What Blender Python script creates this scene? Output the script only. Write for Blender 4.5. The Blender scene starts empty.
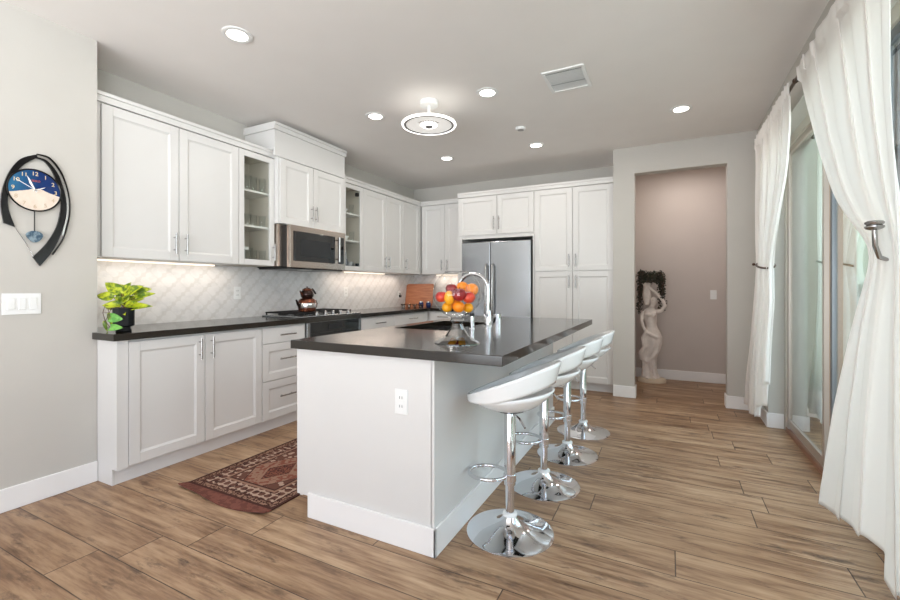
import bpy, bmesh, math, random
from mathutils import Vector, Matrix
R = math.radians
PI = math.pi
random.seed(7)
C = bpy.context.scene.collection

# ---------------------------------------------------------------- camera
cam = bpy.data.cameras.new('camera')
cam_ob = bpy.data.objects.new('camera', cam)
C.objects.link(cam_ob)
cam_ob.location = (0, 0, 1.2)
cam_ob.rotation_euler = (R(90), 0, math.atan(219 / 431.))
cam.sensor_width = 36
cam.lens = 431 / 900 * 36
cam.shift_y = -12 / 900
cam.clip_start = 0.05
bpy.context.scene.camera = cam_ob

# ---------------------------------------------------------------- world, light, exposure
sc = bpy.context.scene
sc.view_settings.view_transform = 'Standard'
sc.view_settings.look = 'None'
sc.view_settings.gamma = 1
sc.view_settings.exposure = 0.03
sc.view_settings.use_curve_mapping = False
sc.cycles.max_bounces = 12
sc.cycles.diffuse_bounces = 6
sc.cycles.transparent_max_bounces = 24
sc.cycles.sample_clamp_indirect = 6
WORLD_STRENGTH = 3.4
LAMP_POWER = 3.5
w = bpy.data.worlds.new('World'); sc.world = w
w.use_nodes = True
bg = w.node_tree.nodes['Background']
bg.inputs[1].default_value = WORLD_STRENGTH
# pale sky above, brighter unseen ground added below the horizon to light the ceiling
_tc = w.node_tree.nodes.new('ShaderNodeTexCoord'); _sp = w.node_tree.nodes.new('ShaderNodeSeparateXYZ'); _rp = w.node_tree.nodes.new('ShaderNodeValToRGB')
w.node_tree.links.new(_tc.outputs['Generated'], _sp.inputs[0]); w.node_tree.links.new(_sp.outputs[2], _rp.inputs[0])
_rp.color_ramp.elements[0].position = 0.0; _rp.color_ramp.elements[0].color = (.90, .94, 1.0, 1)
_rp.color_ramp.elements[1].position = .5; _rp.color_ramp.elements[1].color = (.66, .80, 1.03, 1)
_mp = w.node_tree.nodes.new('ShaderNodeMath'); _mp.operation = 'LESS_THAN'; _mp.inputs[1].default_value = -.02
w.node_tree.links.new(_sp.outputs[2], _mp.inputs[0])
_mx = w.node_tree.nodes.new('ShaderNodeMix'); _mx.data_type = 'RGBA'; _mx.inputs[7].default_value = (2.35, 2.5, 2.65, 1)
w.node_tree.links.new(_mp.outputs[0], _mx.inputs[0]); w.node_tree.links.new(_rp.outputs[0], _mx.inputs[6]); w.node_tree.links.new(_mx.outputs[2], bg.inputs[0])
# the sky is brighter towards +X, the side the sliding door faces
_s1 = w.node_tree.nodes.new('ShaderNodeMath'); _s1.operation = 'MULTIPLY_ADD'; _s1.use_clamp = False
w.node_tree.links.new(_sp.outputs[0], _s1.inputs[0]); _s1.inputs[1].default_value = .45 * WORLD_STRENGTH; _s1.inputs[2].default_value = WORLD_STRENGTH
w.node_tree.links.new(_s1.outputs[0], bg.inputs[1])
sun = bpy.data.lights.new('sun', 'SUN'); sun.energy = 3.6; sun.angle = R(1); sun.color = (1, .95, .88)
sun_ob = bpy.data.objects.new('sun', sun); C.objects.link(sun_ob); sun_ob.rotation_euler = (R(40), 0, 0)


def area(name, loc, rot, sx, sy, power=0, col=(1, 1, 1), portal=False, shape='RECTANGLE', spread=None, parent=None):
    l = bpy.data.lights.new(name, 'AREA')
    l.shape = shape; l.size = sx; l.size_y = sy; l.energy = power; l.color = col
    if portal: l.cycles.is_portal = True
    if spread: l.spread = spread
    o = bpy.data.objects.new(name, l); C.objects.link(o)
    o.location = loc; o.rotation_euler = rot
    if parent: o.parent = parent
    return o


# daylight enters through the sliding door on the right and the windows of the room behind the camera
area('daylight_portal', (1.06, 2.73, 1.22), (0, R(90), 0), 2.4, 3.7, portal=True)
area('daylight_portal', (-1.2, -3.06, 1.32), (R(90), 0, 0), 3.6, 2.48, portal=True)
area('daylight_portal', (0.80, -1.5, 1.45), (0, R(90), 0), 2.2, 2.2, portal=True)

# ---------------------------------------------------------------- node helpers


class V:
    """tiny arithmetic on shader sockets"""
    def __init__(s, nt, v): s.nt = nt; s.v = v
    def _m(s, op, *a):
        n = s.nt.nodes.new('ShaderNodeMath'); n.operation = op
        for i, x in enumerate((s,) + a):
            if isinstance(x, V): x = x.v
            if isinstance(x, (int, float)): n.inputs[i].default_value = x
            else: s.nt.links.new(x, n.inputs[i])
        return V(s.nt, n.outputs[0])
    def __add__(s, o): return s._m('ADD', o)
    def __sub__(s, o): return s._m('SUBTRACT', o)
    def __mul__(s, o): return s._m('MULTIPLY', o)
    def __truediv__(s, o): return s._m('DIVIDE', o)
    def floor(s): return s._m('FLOOR')
    def fract(s): return s._m('FRACT')
    def abs(s): return s._m('ABSOLUTE')
    def sin(s): return s._m('SINE')
    def min(s, o): return s._m('MINIMUM', o)
    def max(s, o): return s._m('MAXIMUM', o)
    def lt(s, o): return s._m('LESS_THAN', o)
    def gt(s, o): return s._m('GREATER_THAN', o)
    def pow(s, o): return s._m('POWER', o)


def rgb(h):
    """sRGB 0-255 triple -> linear"""
    return tuple(((c / 255) / 12.92 if c / 255 <= .04045 else ((c / 255 + .055) / 1.055) ** 2.4) for c in h)


def mat(name, col, rough=.5, metal=0, spec=.5, bump=None, emis=None, trans=0, ior=1.45, coat=0, var=0.03, vscale=4):
    m = bpy.data.materials.new(name); m.use_nodes = True
    nt = m.node_tree; b = nt.nodes['Principled BSDF']
    c = rgb(col)
    b.inputs['Roughness'].default_value = rough
    b.inputs['Metallic'].default_value = metal
    b.inputs['Specular IOR Level'].default_value = spec
    b.inputs['Transmission Weight'].default_value = trans
    b.inputs['IOR'].default_value = ior
    b.inputs['Coat Weight'].default_value = coat
    tc = nt.nodes.new('ShaderNodeTexCoord')
    if var and not emis:
        nz = nt.nodes.new('ShaderNodeTexNoise'); nz.inputs['Scale'].default_value = vscale
        nt.links.new(tc.outputs['Object'], nz.inputs['Vector'])
        rp = nt.nodes.new('ShaderNodeValToRGB')
        rp.color_ramp.elements[0].position = .3; rp.color_ramp.elements[1].position = .7
        rp.color_ramp.elements[0].color = (*[x * (1 - var) for x in c], 1)
        rp.color_ramp.elements[1].color = (*[min(1, x * (1 + var)) for x in c], 1)
        nt.links.new(nz.outputs[0], rp.inputs[0]); nt.links.new(rp.outputs[0], b.inputs['Base Color'])
    else:
        b.inputs['Base Color'].default_value = (*c, 1)
    if emis:
        b.inputs['Emission Color'].default_value = (*rgb(emis[0]), 1)
        b.inputs['Emission Strength'].default_value = emis[1]
    if bump:
        nz = nt.nodes.new('ShaderNodeTexNoise'); nz.inputs['Scale'].default_value = bump[0]
        nz.inputs['Detail'].default_value = 4
        nt.links.new(tc.outputs['Object'], nz.inputs['Vector'])
        bp = nt.nodes.new('ShaderNodeBump'); bp.inputs['Strength'].default_value = bump[1]; bp.inputs['Distance'].default_value = .004
        nt.links.new(nz.outputs[0], bp.inputs['Height']); nt.links.new(bp.outputs[0], b.inputs['Normal'])
    return m


def mixcol(nt, f, a, b):
    n = nt.nodes.new('ShaderNodeMix'); n.data_type = 'RGBA'
    for i, x in ((0, f), (6, a), (7, b)):
        if isinstance(x, V): x = x.v
        if isinstance(x, tuple): n.inputs[i].default_value = (*x, 1)
        elif isinstance(x, (int, float)): n.inputs[i].default_value = x
        else: nt.links.new(x, n.inputs[i])
    return n.outputs[2]


def coords(nt, which='Object'):
    tc = nt.nodes.new('ShaderNodeTexCoord'); sp = nt.nodes.new('ShaderNodeSeparateXYZ')
    nt.links.new(tc.outputs[which], sp.inputs[0])
    return tc, V(nt, sp.outputs[0]), V(nt, sp.outputs[1]), V(nt, sp.outputs[2])


def comb(nt, x, y, z):
    n = nt.nodes.new('ShaderNodeCombineXYZ')
    for i, q in enumerate((x, y, z)):
        if isinstance(q, V): nt.links.new(q.v, n.inputs[i])
        else: n.inputs[i].default_value = q
    return n.outputs[0]


def noise(nt, vec, scale=1, detail=3, rough=.5):
    n = nt.nodes.new('ShaderNodeTexNoise'); n.inputs['Scale'].default_value = scale
    n.inputs['Detail'].default_value = detail; n.inputs['Roughness'].default_value = rough
    nt.links.new(vec, n.inputs['Vector'])
    return V(nt, n.outputs[0])


def ramp(nt, f, stops):
    n = nt.nodes.new('ShaderNodeValToRGB'); cr = n.color_ramp
    while len(cr.elements) < len(stops): cr.elements.new(.5)
    for e, (p, c) in zip(cr.elements, stops):
        e.position = p; e.color = (*c, 1)
    nt.links.new(f.v if isinstance(f, V) else f, n.inputs[0])
    return n.outputs[0]


def floor_material():
    m = bpy.data.materials.new('plank_floor'); m.use_nodes = True; nt = m.node_tree; b = nt.nodes['Principled BSDF']
    tc, x, y, z = coords(nt)
    W, L = .198, 1.22
    row = ((y - (1.907 - W * 40)) / W); ri = row.floor(); rf = row.fract()
    wn = nt.nodes.new('ShaderNodeTexWhiteNoise'); wn.noise_dimensions = '1D'; nt.links.new(ri.v, wn.inputs['W'])
    off = V(nt, wn.outputs[0])
    col = (x + off * L * 3 + 50) / L; ci = col.floor(); cf = col.fract()
    wn2 = nt.nodes.new('ShaderNodeTexWhiteNoise'); wn2.noise_dimensions = '2D'
    nt.links.new(comb(nt, ri, ci, 0), wn2.inputs['Vector'])
    tone = V(nt, wn2.outputs[0])
    gap = rf.min(rf * -1 + 1).lt(.011).max(cf.min(cf * -1 + 1).lt(.0022))
    # grain runs along the plank
    gv = comb(nt, x * 1.6 + tone * 37, y * 14, tone * 9)
    g1 = noise(nt, gv, 1.3, 6, .62)
    gv2 = comb(nt, x * 5 + tone * 11, y * 60, 0)
    g2 = noise(nt, gv2, 1, 4, .6)
    kv = comb(nt, x * 2.4 + tone * 23, y * 8, tone * 5)
    k = noise(nt, kv, 1.6, 5, .7)
    base = ramp(nt, g1 * .68 + g2 * .32, [(.32, rgb((98, 72, 51))), (.44, rgb((148, 117, 90))), (.56, rgb((178, 148, 117))), (.72, rgb((200, 173, 144)))])
    dark = ramp(nt, k, [(.56, (0, 0, 0)), (.70, (1, 1, 1))])
    c = mixcol(nt, V(nt, dark) * .8, base, rgb((82, 62, 50)))
    tint = mixcol(nt, tone, rgb((224, 216, 210)), rgb((255, 255, 255)))
    n = nt.nodes.new('ShaderNodeMix'); n.data_type = 'RGBA'; n.blend_type = 'MULTIPLY'; n.inputs[0].default_value = 1
    nt.links.new(c, n.inputs[6]); nt.links.new(tint, n.inputs[7])
    c = mixcol(nt, gap * .85, n.outputs[2], rgb((60, 45, 36)))
    nt.links.new(c, b.inputs['Base Color'])
    b.inputs['Roughness'].default_value = .42; b.inputs['Specular IOR Level'].default_value = .4
    bp = nt.nodes.new('ShaderNodeBump'); bp.inputs['Strength'].default_value = .25; bp.inputs['Distance'].default_value = .003
    h = g2 * .3 - gap
    nt.links.new(h.v, bp.inputs['Height']); nt.links.new(bp.outputs[0], b.inputs['Normal'])
    return m


def rug_material():
    """origin at the near-left corner of the rug, x across 0..0.6, y along"""
    m = bpy.data.materials.new('persian_rug'); m.use_nodes = True; nt = m.node_tree; b = nt.nodes['Principled BSDF']
    tc, x, y, z = coords(nt)
    W, L, F = .73, 2.9, .075
    dx = x.min(x * -1 + W); dy = (y - F).min(y * -1 + (L - F)); d = dx.min(dy)
    nz = noise(nt, tc.outputs['Object'], 90, 2, .5)
    fig = noise(nt, tc.outputs['Object'], 34, 2, .55)
    vor = nt.nodes.new('ShaderNodeTexVoronoi'); vor.inputs['Scale'].default_value = 26
    nt.links.new(tc.outputs['Object'], vor.inputs['Vector']); vd = V(nt, vor.outputs['Distance'])
    dark = rgb((66, 42, 38)); red = rgb((132, 80, 66)); cream = rgb((186, 160, 142)); tan = rgb((154, 120, 102)); brown = rgb((104, 70, 60))
    # repeating rosettes along the main border
    ros = ((x * 62).sin() * (y * 62).sin()).abs()
    border = mixcol(nt, ros.gt(.34), cream, brown)
    border = mixcol(nt, fig.gt(.56), border, dark)
    outer = mixcol(nt, nz.gt(.5), dark, tan)
    # central field with a stepped medallion
    cx = (x - W / 2).abs(); cyc = ((y - .95) / 1.0); cy = (cyc.fract() - .5).abs()
    dia = cx * 1.9 + cy * 1.15
    field = mixcol(nt, vd.gt(.42), cream, brown)
    med = mixcol(nt, fig.gt(.5), red, tan)
    inner = mixcol(nt, dia.lt(.40), field, dark)
    inner = mixcol(nt, dia.lt(.385), inner, med)
    inner = mixcol(nt, dia.lt(.20), inner, tan)
    inner = mixcol(nt, dia.lt(.17), inner, mixcol(nt, nz.gt(.5), red, dark))
    c = mixcol(nt, d.lt(.175), inner, dark)
    c = mixcol(nt, d.lt(.162), c, tan)
    c = mixcol(nt, d.lt(.145), c, border)
    c = mixcol(nt, d.lt(.062), c, dark)
    c = mixcol(nt, d.lt(.052), c, outer)
    c = mixcol(nt, d.lt(.018), c, dark)
    end = mixcol(nt, fig.gt(.5), rgb((108, 66, 58)), rgb((124, 78, 68)))
    c = mixcol(nt, dy.lt(0), c, end)
    wv = noise(nt, tc.outputs['Object'], 220, 2, .5)
    c = mixcol(nt, wv * .35, c, rgb((92, 66, 56)))
    nt.links.new(c, b.inputs['Base Color']); b.inputs['Roughness'].default_value = .95; b.inputs['Specular IOR Level'].default_value = .1
    bp = nt.nodes.new('ShaderNodeBump'); bp.inputs['Strength'].default_value = .5; bp.inputs['Distance'].default_value = .003
    nt.links.new(wv.v, bp.inputs['Height']); nt.links.new(bp.outputs[0], b.inputs['Normal'])
    return m


def tile_material():
    """white arabesque tile: curvy lantern outlines as faint grout grooves"""
    m = bpy.data.materials.new('backsplash_tile'); m.use_nodes = True; nt = m.node_tree; b = nt.nodes['Principled BSDF']
    tc, x, y, z = coords(nt)
    u0 = (x + y) * (2 * PI / .15); v0 = z * (2 * PI / .15)
    u = u0 + (v0 * 2).sin() * .55; v = v0 + (u0 * 2).sin() * .55
    s = u.sin() + v.sin()
    line = s.abs().lt(.13)
    vein = noise(nt, comb(nt, x * 2, y * 2 + z, z * 3), 2.5, 6, .65)
    base = ramp(nt, vein, [(.34, rgb((208, 207, 206))), (.45, rgb((220, 218, 216))), (.56, rgb((226, 224, 222))), (.66, rgb((215, 214, 212)))])
    c = mixcol(nt, line * .42, base, rgb((200, 196, 190)))
    nt.links.new(c, b.inputs['Base Color']); b.inputs['Roughness'].default_value = .22
    bp = nt.nodes.new('ShaderNodeBump'); bp.inputs['Strength'].default_value = .5; bp.inputs['Distance'].default_value = .002
    h = (line * -1)
    nt.links.new(h.v, bp.inputs['Height']); nt.links.new(bp.outputs[0], b.inputs['Normal'])
    return m


def thin_glass(name, tint=(.93, .97, .95), boost=1.0, base=.04):
    m = bpy.data.materials.new(name); m.use_nodes = True; nt = m.node_tree
    for n in list(nt.nodes): nt.nodes.remove(n)
    out = nt.nodes.new('ShaderNodeOutputMaterial'); mx = nt.nodes.new('ShaderNodeMixShader')
    t = nt.nodes.new('ShaderNodeBsdfTransparent'); t.inputs[0].default_value = (*tint, 1)
    g = nt.nodes.new('ShaderNodeBsdfGlossy'); g.inputs['Roughness'].default_value = .01
    f = nt.nodes.new('ShaderNodeLayerWeight'); f.inputs[0].default_value = .5
    k = (V(nt, f.outputs['Facing']).pow(4.5) * .8 + base) * boost
    nt.links.new(k.v, mx.inputs[0]); nt.links.new(t.outputs[0], mx.inputs[1]); nt.links.new(g.outputs[0], mx.inputs[2])
    nt.links.new(mx.outputs[0], out.inputs[0])
    return m


def fabric_material():
    m = bpy.data.materials.new('sheer_white_fabric'); m.use_nodes = True; nt = m.node_tree; b = nt.nodes['Principled BSDF']
    b.inputs['Base Color'].default_value = (*rgb((244, 241, 237)), 1); b.inputs['Roughness'].default_value = .9
    b.inputs['Specular IOR Level'].default_value = .15
    tr = nt.nodes.new('ShaderNodeBsdfTranslucent'); tr.inputs[0].default_value = (*rgb((252, 250, 248)), 1)
    mx = nt.nodes.new('ShaderNodeMixShader'); mx.inputs[0].default_value = .40
    nt.links.new(b.outputs[0], mx.inputs[1]); nt.links.new(tr.outputs[0], mx.inputs[2])
    nt.links.new(mx.outputs[0], nt.nodes['Material Output'].inputs[0])
    return m


def leaf_material(name, a, bcol, scale=22):
    m = bpy.data.materials.new(name); m.use_nodes = True; nt = m.node_tree; b = nt.nodes['Principled BSDF']
    tc = nt.nodes.new('ShaderNodeTexCoord')
    n = noise(nt, tc.outputs['Object'], scale, 3, .6)
    nt.links.new(ramp(nt, n, [(.42, rgb(a)), (.58, rgb(bcol))]), b.inputs['Base Color'])
    b.inputs['Roughness'].default_value = .35
    return m


def steel_material(name, col=(190, 190, 190), rough=.28, axis=2):
    m = bpy.data.materials.new(name); m.use_nodes = True; nt = m.node_tree; b = nt.nodes['Principled BSDF']
    tc, x, y, z = coords(nt)
    n = noise(nt, comb(nt, x * .6, y * .6, z * 9), 1, 2, .5)
    nt.links.new(ramp(nt, n, [(.3, tuple(c * .97 for c in rgb(col))), (.7, rgb(col))]), b.inputs['Base Color'])
    b.inputs['Metallic'].default_value = 1; b.inputs['Roughness'].default_value = rough
    r = n * .05 + (rough - .025); nt.links.new(r.v, b.inputs['Roughness'])
    return m


def board_material():
    m = bpy.data.materials.new('cutting_board_wood'); m.use_nodes = True; nt = m.node_tree; b = nt.nodes['Principled BSDF']
    tc, x, y, z = coords(nt)
    n = noise(nt, comb(nt, x * 3, y * 3, z * 40), 1.5, 4, .6)
    nt.links.new(ramp(nt, n, [(.3, rgb((158, 92, 62))), (.7, rgb((196, 130, 92)))]), b.inputs['Base Color'])
    b.inputs['Roughness'].default_value = .4
    return m


def dial_material():
    """clock dial: deep blue sky with a pale mountain below; y across, z up, origin at the dial centre"""
    m = bpy.data.materials.new('clock_dial'); m.use_nodes = True; nt = m.node_tree; b = nt.nodes['Principled BSDF']
    tc, x, y, z = coords(nt)
    n = noise(nt, tc.outputs['Object'], 30, 3, .6)
    ridge = (y - .015).abs() * -.32 + .012 + (n - .5) * .012
    blue = mixcol(nt, (y * -6 - .05 + n * .3).max(0).min(1), rgb((10, 44, 100)), rgb((44, 118, 158)))
    c = mixcol(nt, z.lt(ridge), blue, mixcol(nt, n, rgb((214, 196, 178)), rgb((236, 222, 208))))
    nt.links.new(c, b.inputs['Base Color']); b.inputs['Roughness'].default_value = .2
    return m


M = {}
M['wall'] = mat('warm_grey_wall_paint', (193, 189, 182), .7, spec=.3, bump=(90, .06), var=.015)
M['wallpink'] = mat('taupe_hall_paint', (198, 188, 181), .7, spec=.3, bump=(90, .06), var=.015)
M['ceil'] = mat('ceiling_paint', (236, 232, 228), .85, spec=.2, bump=(120, .06), var=.01)
M['trim'] = mat('white_trim', (236, 234, 232), .35, var=.01)
M['cab'] = mat('white_cabinet_lacquer', (215, 213, 210), .32, var=.01)
M['toe'] = mat('white_plinth', (222, 220, 218), .4, var=.01)
M['inside'] = mat('cabinet_inside', (205, 198, 186), .5, var=.01)
M['counter'] = mat('dark_quartz', (34, 29, 23), .13, spec=.5, ior=1.6, var=.12, vscale=160)
M['chrome'] = mat('chrome', (225, 225, 228), .06, 1, var=0)
M['nickel'] = mat('brushed_nickel', (172, 170, 168), .25, 1, var=0)
M['steel'] = steel_material('brushed_steel', (172, 175, 178), .24)
M['steelwarm'] = steel_material('warm_steel', (184, 172, 162), .25)
M['dsteel'] = steel_material('sink_steel', (120, 118, 116), .35)
M['black'] = mat('black_plastic', (18, 18, 19), .3, var=0)
M['blackglass'] = mat('black_glass', (10, 10, 11), .05, spec=.8, var=0)
M['display'] = mat('grey_display', (34, 36, 38), .15, var=0)
M['iron'] = mat('cast_iron', (24, 23, 23), .55, var=.1)
M['potblack'] = mat('black_ceramic_pot', (9, 9, 10), .35, spec=.2, var=0)
M['lacq'] = mat('black_gloss_lacquer', (16, 15, 16), .12, var=0)
M['stoolw'] = mat('white_gloss_plastic', (238, 238, 237), .13, spec=.6, coat=.4, var=0)
M['plate'] = mat('white_switch_plastic', (232, 232, 230), .3, var=0)
M['slot'] = mat('dark_slot', (60, 58, 56), .5, var=0)
M['bronze'] = mat('dark_bronze', (92, 74, 62), .35, .8, var=0)
M['frame'] = mat('almond_door_frame', (196, 188, 176), .4, .2, var=.02)
M['copperf'] = mat('bronze_sash', (170, 156, 145), .35, .3, var=.03)
M['alum'] = mat('grey_aluminium', (118, 120, 124), .35, .6, var=.02)
M['copper'] = mat('copper_threshold', (160, 118, 96), .35, .4, var=.05)
M['floor'] = floor_material()
M['rug'] = rug_material()
M['tile'] = tile_material()
M['glass'] = thin_glass('door_glass', (.90, .95, .92), 2.2)
M['cglass'] = thin_glass('cabinet_glass', (.97, .98, .97), .6, .03)
M['bowlglass'] = thin_glass('bowl_glass', (.97, .98, .98), 1.1, .035)
M['footglass'] = thin_glass('foot_glass', (.80, .82, .83), 2.2, .09)
M['solidglass'] = mat('cut_glass', (250, 250, 250), .02, trans=1, ior=1.45, var=0)
M['fabric'] = fabric_material()
M['light'] = mat('lamp_lens', (255, 255, 255), .3, emis=((255, 246, 236), 9))
M['ring'] = mat('led_ring_glow', (255, 255, 255), .3, emis=((255, 250, 244), 2.2))
M['acryl'] = mat('lamp_acrylic', (225, 225, 222), .35, emis=((255, 250, 244), .45))
M['strip'] = mat('led_strip_glow', (255, 255, 255), .3, emis=((255, 232, 206), 1.6))
M['greyring'] = mat('grey_lamp_trim', (150, 150, 150), .3, .5, var=0)
M['marble'] = mat('statue_stone', (226, 216, 208), .6, bump=(40, .3), var=.08, vscale=14)
M['cream'] = mat('cream_plinth', (214, 196, 172), .5, var=.04)
M['darkleaf'] = leaf_material('dark_ivy', (28, 40, 26), (70, 62, 50), 30)
M['pothos'] = leaf_material('yellow_green_leaf', (186, 196, 40), (84, 112, 24), 26)
M['heart'] = leaf_material('fresh_green_leaf', (84, 148, 56), (124, 184, 84), 24)
M['stem'] = mat('brown_stem', (92, 62, 44), .6, var=.05)
M['soil'] = mat('potting_soil', (50, 38, 30), .95, var=.2, vscale=60)
M['orange'] = mat('orange_peel', (246, 140, 20), .4, bump=(120, .3), var=.06, vscale=12)
M['mango'] = mat('yellow_orange_skin', (248, 168, 24), .35, var=.08, vscale=16)
M['apple'] = leaf_material('red_apple_skin', (176, 22, 24), (226, 74, 34), 14)
M['plum'] = leaf_material('dark_red_apple_skin', (120, 14, 24), (160, 28, 30), 14)
M['coppr'] = mat('kettle_copper', (120, 72, 54), .18, .9, var=.15, vscale=30)
M['kdark'] = mat('kettle_dark', (50, 34, 30), .2, .6, var=.2, vscale=40)
M['blue'] = mat('blue_ceramic', (24, 40, 88), .15, var=.1)
M['board'] = board_material()
M['dial'] = dial_material()
M['numeral'] = mat('gold_numeral', (226, 206, 160), .4, var=0)
M['numeral2'] = mat('faded_numeral', (190, 166, 136), .4, var=0)
M['red'] = mat('red_ink', (190, 90, 70), .5, var=0)
M['white'] = mat('white_paint', (245, 245, 245), .4, var=0)
M['bob'] = leaf_material('blue_marbled_glass', (52, 78, 98), (128, 146, 156), 40)
M['stucco'] = mat('tan_stucco', (140, 114, 90), .9, bump=(60, .5), var=.05)
M['stucco2'] = mat('green_grey_stucco', (176, 190, 172), .9, bump=(60, .5), var=.05)
M['patio'] = mat('patio_concrete', (190, 184, 174), .9, bump=(40, .3), var=.06)
M['hedge'] = leaf_material('hedge_green', (62, 88, 48), (110, 132, 80), 12)
M['wicker'] = mat('grey_wicker', (120, 122, 116), .7, bump=(80, .8), var=.1)
M['cushion'] = mat('pale_cushion', (206, 210, 204), .9, var=.03)
M['sil'] = mat('silver_band', (206, 204, 202), .15, .9, var=0)

# ---------------------------------------------------------------- mesh helpers
WL = {}


class MB:
    def __init__(s): s.bm = bmesh.new()

    def box(s, a, b, bev=0, seg=2):
        lo = [min(p, q) for p, q in zip(a, b)]; hi = [max(p, q) for p, q in zip(a, b)]
        vs = bmesh.ops.create_cube(s.bm, size=1)['verts']
        for v in vs:
            v.co = Vector([lo[i] + (hi[i] - lo[i]) * (v.co[i] + .5) for i in range(3)])
        if bev > 0:
            bev = min(bev, .45 * min(hi[i] - lo[i] for i in range(3)))
            es = list({e for v in vs for e in v.link_edges})
            bmesh.ops.bevel(s.bm, geom=es, offset=bev, segments=seg, affect='EDGES', profile=.5)
        return s

    def cyl(s, p0, p1, r, r2=None, n=20, caps=True):
        p0, p1 = Vector(p0), Vector(p1); r2 = r if r2 is None else r2
        d = (p1 - p0).normalized(); q = Vector((0, 0, 1)).rotation_difference(d)
        rings = []
        for p, rr in ((p0, r), (p1, r2)):
            rings.append([s.bm.verts.new(p + q @ Vector((rr * math.cos(2 * PI * i / n), rr * math.sin(2 * PI * i / n), 0))) for i in range(n)])
        for i in range(n):
            j = (i + 1) % n; s.bm.faces.new((rings[0][i], rings[0][j], rings[1][j], rings[1][i]))
        if caps:
            s.bm.faces.new(rings[0][::-1]); s.bm.faces.new(rings[1])
        return s

    def lathe(s, prof, c=(0, 0), n=32, sx=1, sy=1, cap=True):
        rings = []
        for r, z in prof:
            rings.append([s.bm.verts.new((c[0] + sx * r * math.cos(2 * PI * i / n), c[1] + sy * r * math.sin(2 * PI * i / n), z)) for i in range(n)])
        for a, b in zip(rings, rings[1:]):
            for i in range(n):
                j = (i + 1) % n; s.bm.faces.new((a[i], a[j], b[j], b[i]))
        if cap:
            s.bm.faces.new(rings[0][::-1]); s.bm.faces.new(rings[-1])
        return s

    def tube(s, pts, r, n=10, closed=False, caps=True):
        pts = [Vector(p) for p in pts]; N = len(pts); rings = []
        rs = r if isinstance(r, (list, tuple)) else [r] * N
        up = None
        for i, p in enumerate(pts):
            if closed: t = pts[(i + 1) % N] - pts[i - 1]
            else: t = pts[min(i + 1, N - 1)] - pts[max(i - 1, 0)]
            t.normalize()
            if up is None:
                up = t.orthogonal().normalized()
            up = (up - t * up.dot(t)).normalized(); sd = t.cross(up)
            rings.append([s.bm.verts.new(p + up * rs[i] * math.cos(2 * PI * k / n) + sd * rs[i] * math.sin(2 * PI * k / n)) for k in range(n)])
        m = N if closed else N - 1
        for i in range(m):
            a, b = rings[i], rings[(i + 1) % N]
            for k in range(n):
                j = (k + 1) % n; s.bm.faces.new((a[k], a[j], b[j], b[k]))
        if not closed and caps:
            s.bm.faces.new(rings[0][::-1]); s.bm.faces.new(rings[-1])
        return s

    def ball(s, c, r, sx=1, sy=1, sz=1, u=20, v=14, rot=None):
        vs = bmesh.ops.create_uvsphere(s.bm, u_segments=u, v_segments=v, radius=r)['verts']
        for q in vs:
            p = Vector((q.co.x * sx, q.co.y * sy, q.co.z * sz))
            if rot: p = rot @ p
            q.co = p + Vector(c)
        return s

    def grid(s, fn, nu, nv, closed_u=False):
        vs = [[s.bm.verts.new(fn(i / (nu if closed_u else nu - 1), j / (nv - 1))) for i in range(nu)] for j in range(nv)]
        for j in range(nv - 1):
            for i in range(nu if closed_u else nu - 1):
                k = (i + 1) % nu
                s.bm.faces.new((vs[j][i], vs[j][k], vs[j + 1][k], vs[j + 1][i]))
        return s

    def prism(s, outline, fn0, fn1):
        """closed 2-D outline extruded between two mappings"""
        a = [s.bm.verts.new(fn0(*p)) for p in outline]; b = [s.bm.verts.new(fn1(*p)) for p in outline]
        n = len(a)
        for i in range(n):
            j = (i + 1) % n; s.bm.faces.new((a[i], a[j], b[j], b[i]))
        s.bm.faces.new(a[::-1]); s.bm.faces.new(b)
        return s

    def build(s, name, m, parent=None, loc=None, smooth=False, solid=0, sub=0, kind=None, offs=0):
        bmesh.ops.recalc_face_normals(s.bm, faces=s.bm.faces)
        if loc is None:
            if parent is not None: loc = WL[parent.name]
            else:
                xs = [v.co for v in s.bm.verts]
                loc = Vector(((min(v.x for v in xs) + max(v.x for v in xs)) / 2, (min(v.y for v in xs) + max(v.y for v in xs)) / 2, min(v.z for v in xs)))
        loc = Vector(loc)
        for v in s.bm.verts: v.co -= loc
        me = bpy.data.meshes.new(name); s.bm.to_mesh(me); s.bm.free()
        me.materials.append(m)
        if smooth:
            for p in me.polygons: p.use_smooth = True
            try: me.set_sharp_from_angle(angle=R(42))
            except Exception: pass
        o = bpy.data.objects.new(name, me); C.objects.link(o)
        if parent is not None:
            o.parent = parent; o.location = loc - WL[parent.name]
        else: o.location = loc
        WL[o.name] = loc
        if solid:
            md = o.modifiers.new('thickness', 'SOLIDIFY'); md.thickness = solid; md.offset = offs
        if sub:
            md = o.modifiers.new('smooth', 'SUBSURF'); md.levels = sub; md.render_levels = sub
        if kind: o['kind'] = kind
        return o


def thing(name, loc, label, cat, group=None):
    o = bpy.data.objects.new(name, None); C.objects.link(o); o.location = loc
    o.empty_display_size = .05
    WL[o.name] = Vector(loc)
    return tag(o, label, cat, group)


def tag(o, label, cat, group=None):
    o['label'] = label; o['category'] = cat
    if group: o['group'] = group
    return o


def copy_tree(o, parent=None):
    c = o.copy(); C.objects.link(c); c.parent = parent
    for ch in [q for q in bpy.data.objects if q.parent == o]: copy_tree(ch, c)
    return c


def bx(a, b, bev=0): return MB().box(a, b, bev)
def struct(name, mb, m, smooth=False): return mb.build(name, m, kind='structure', smooth=smooth)


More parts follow.
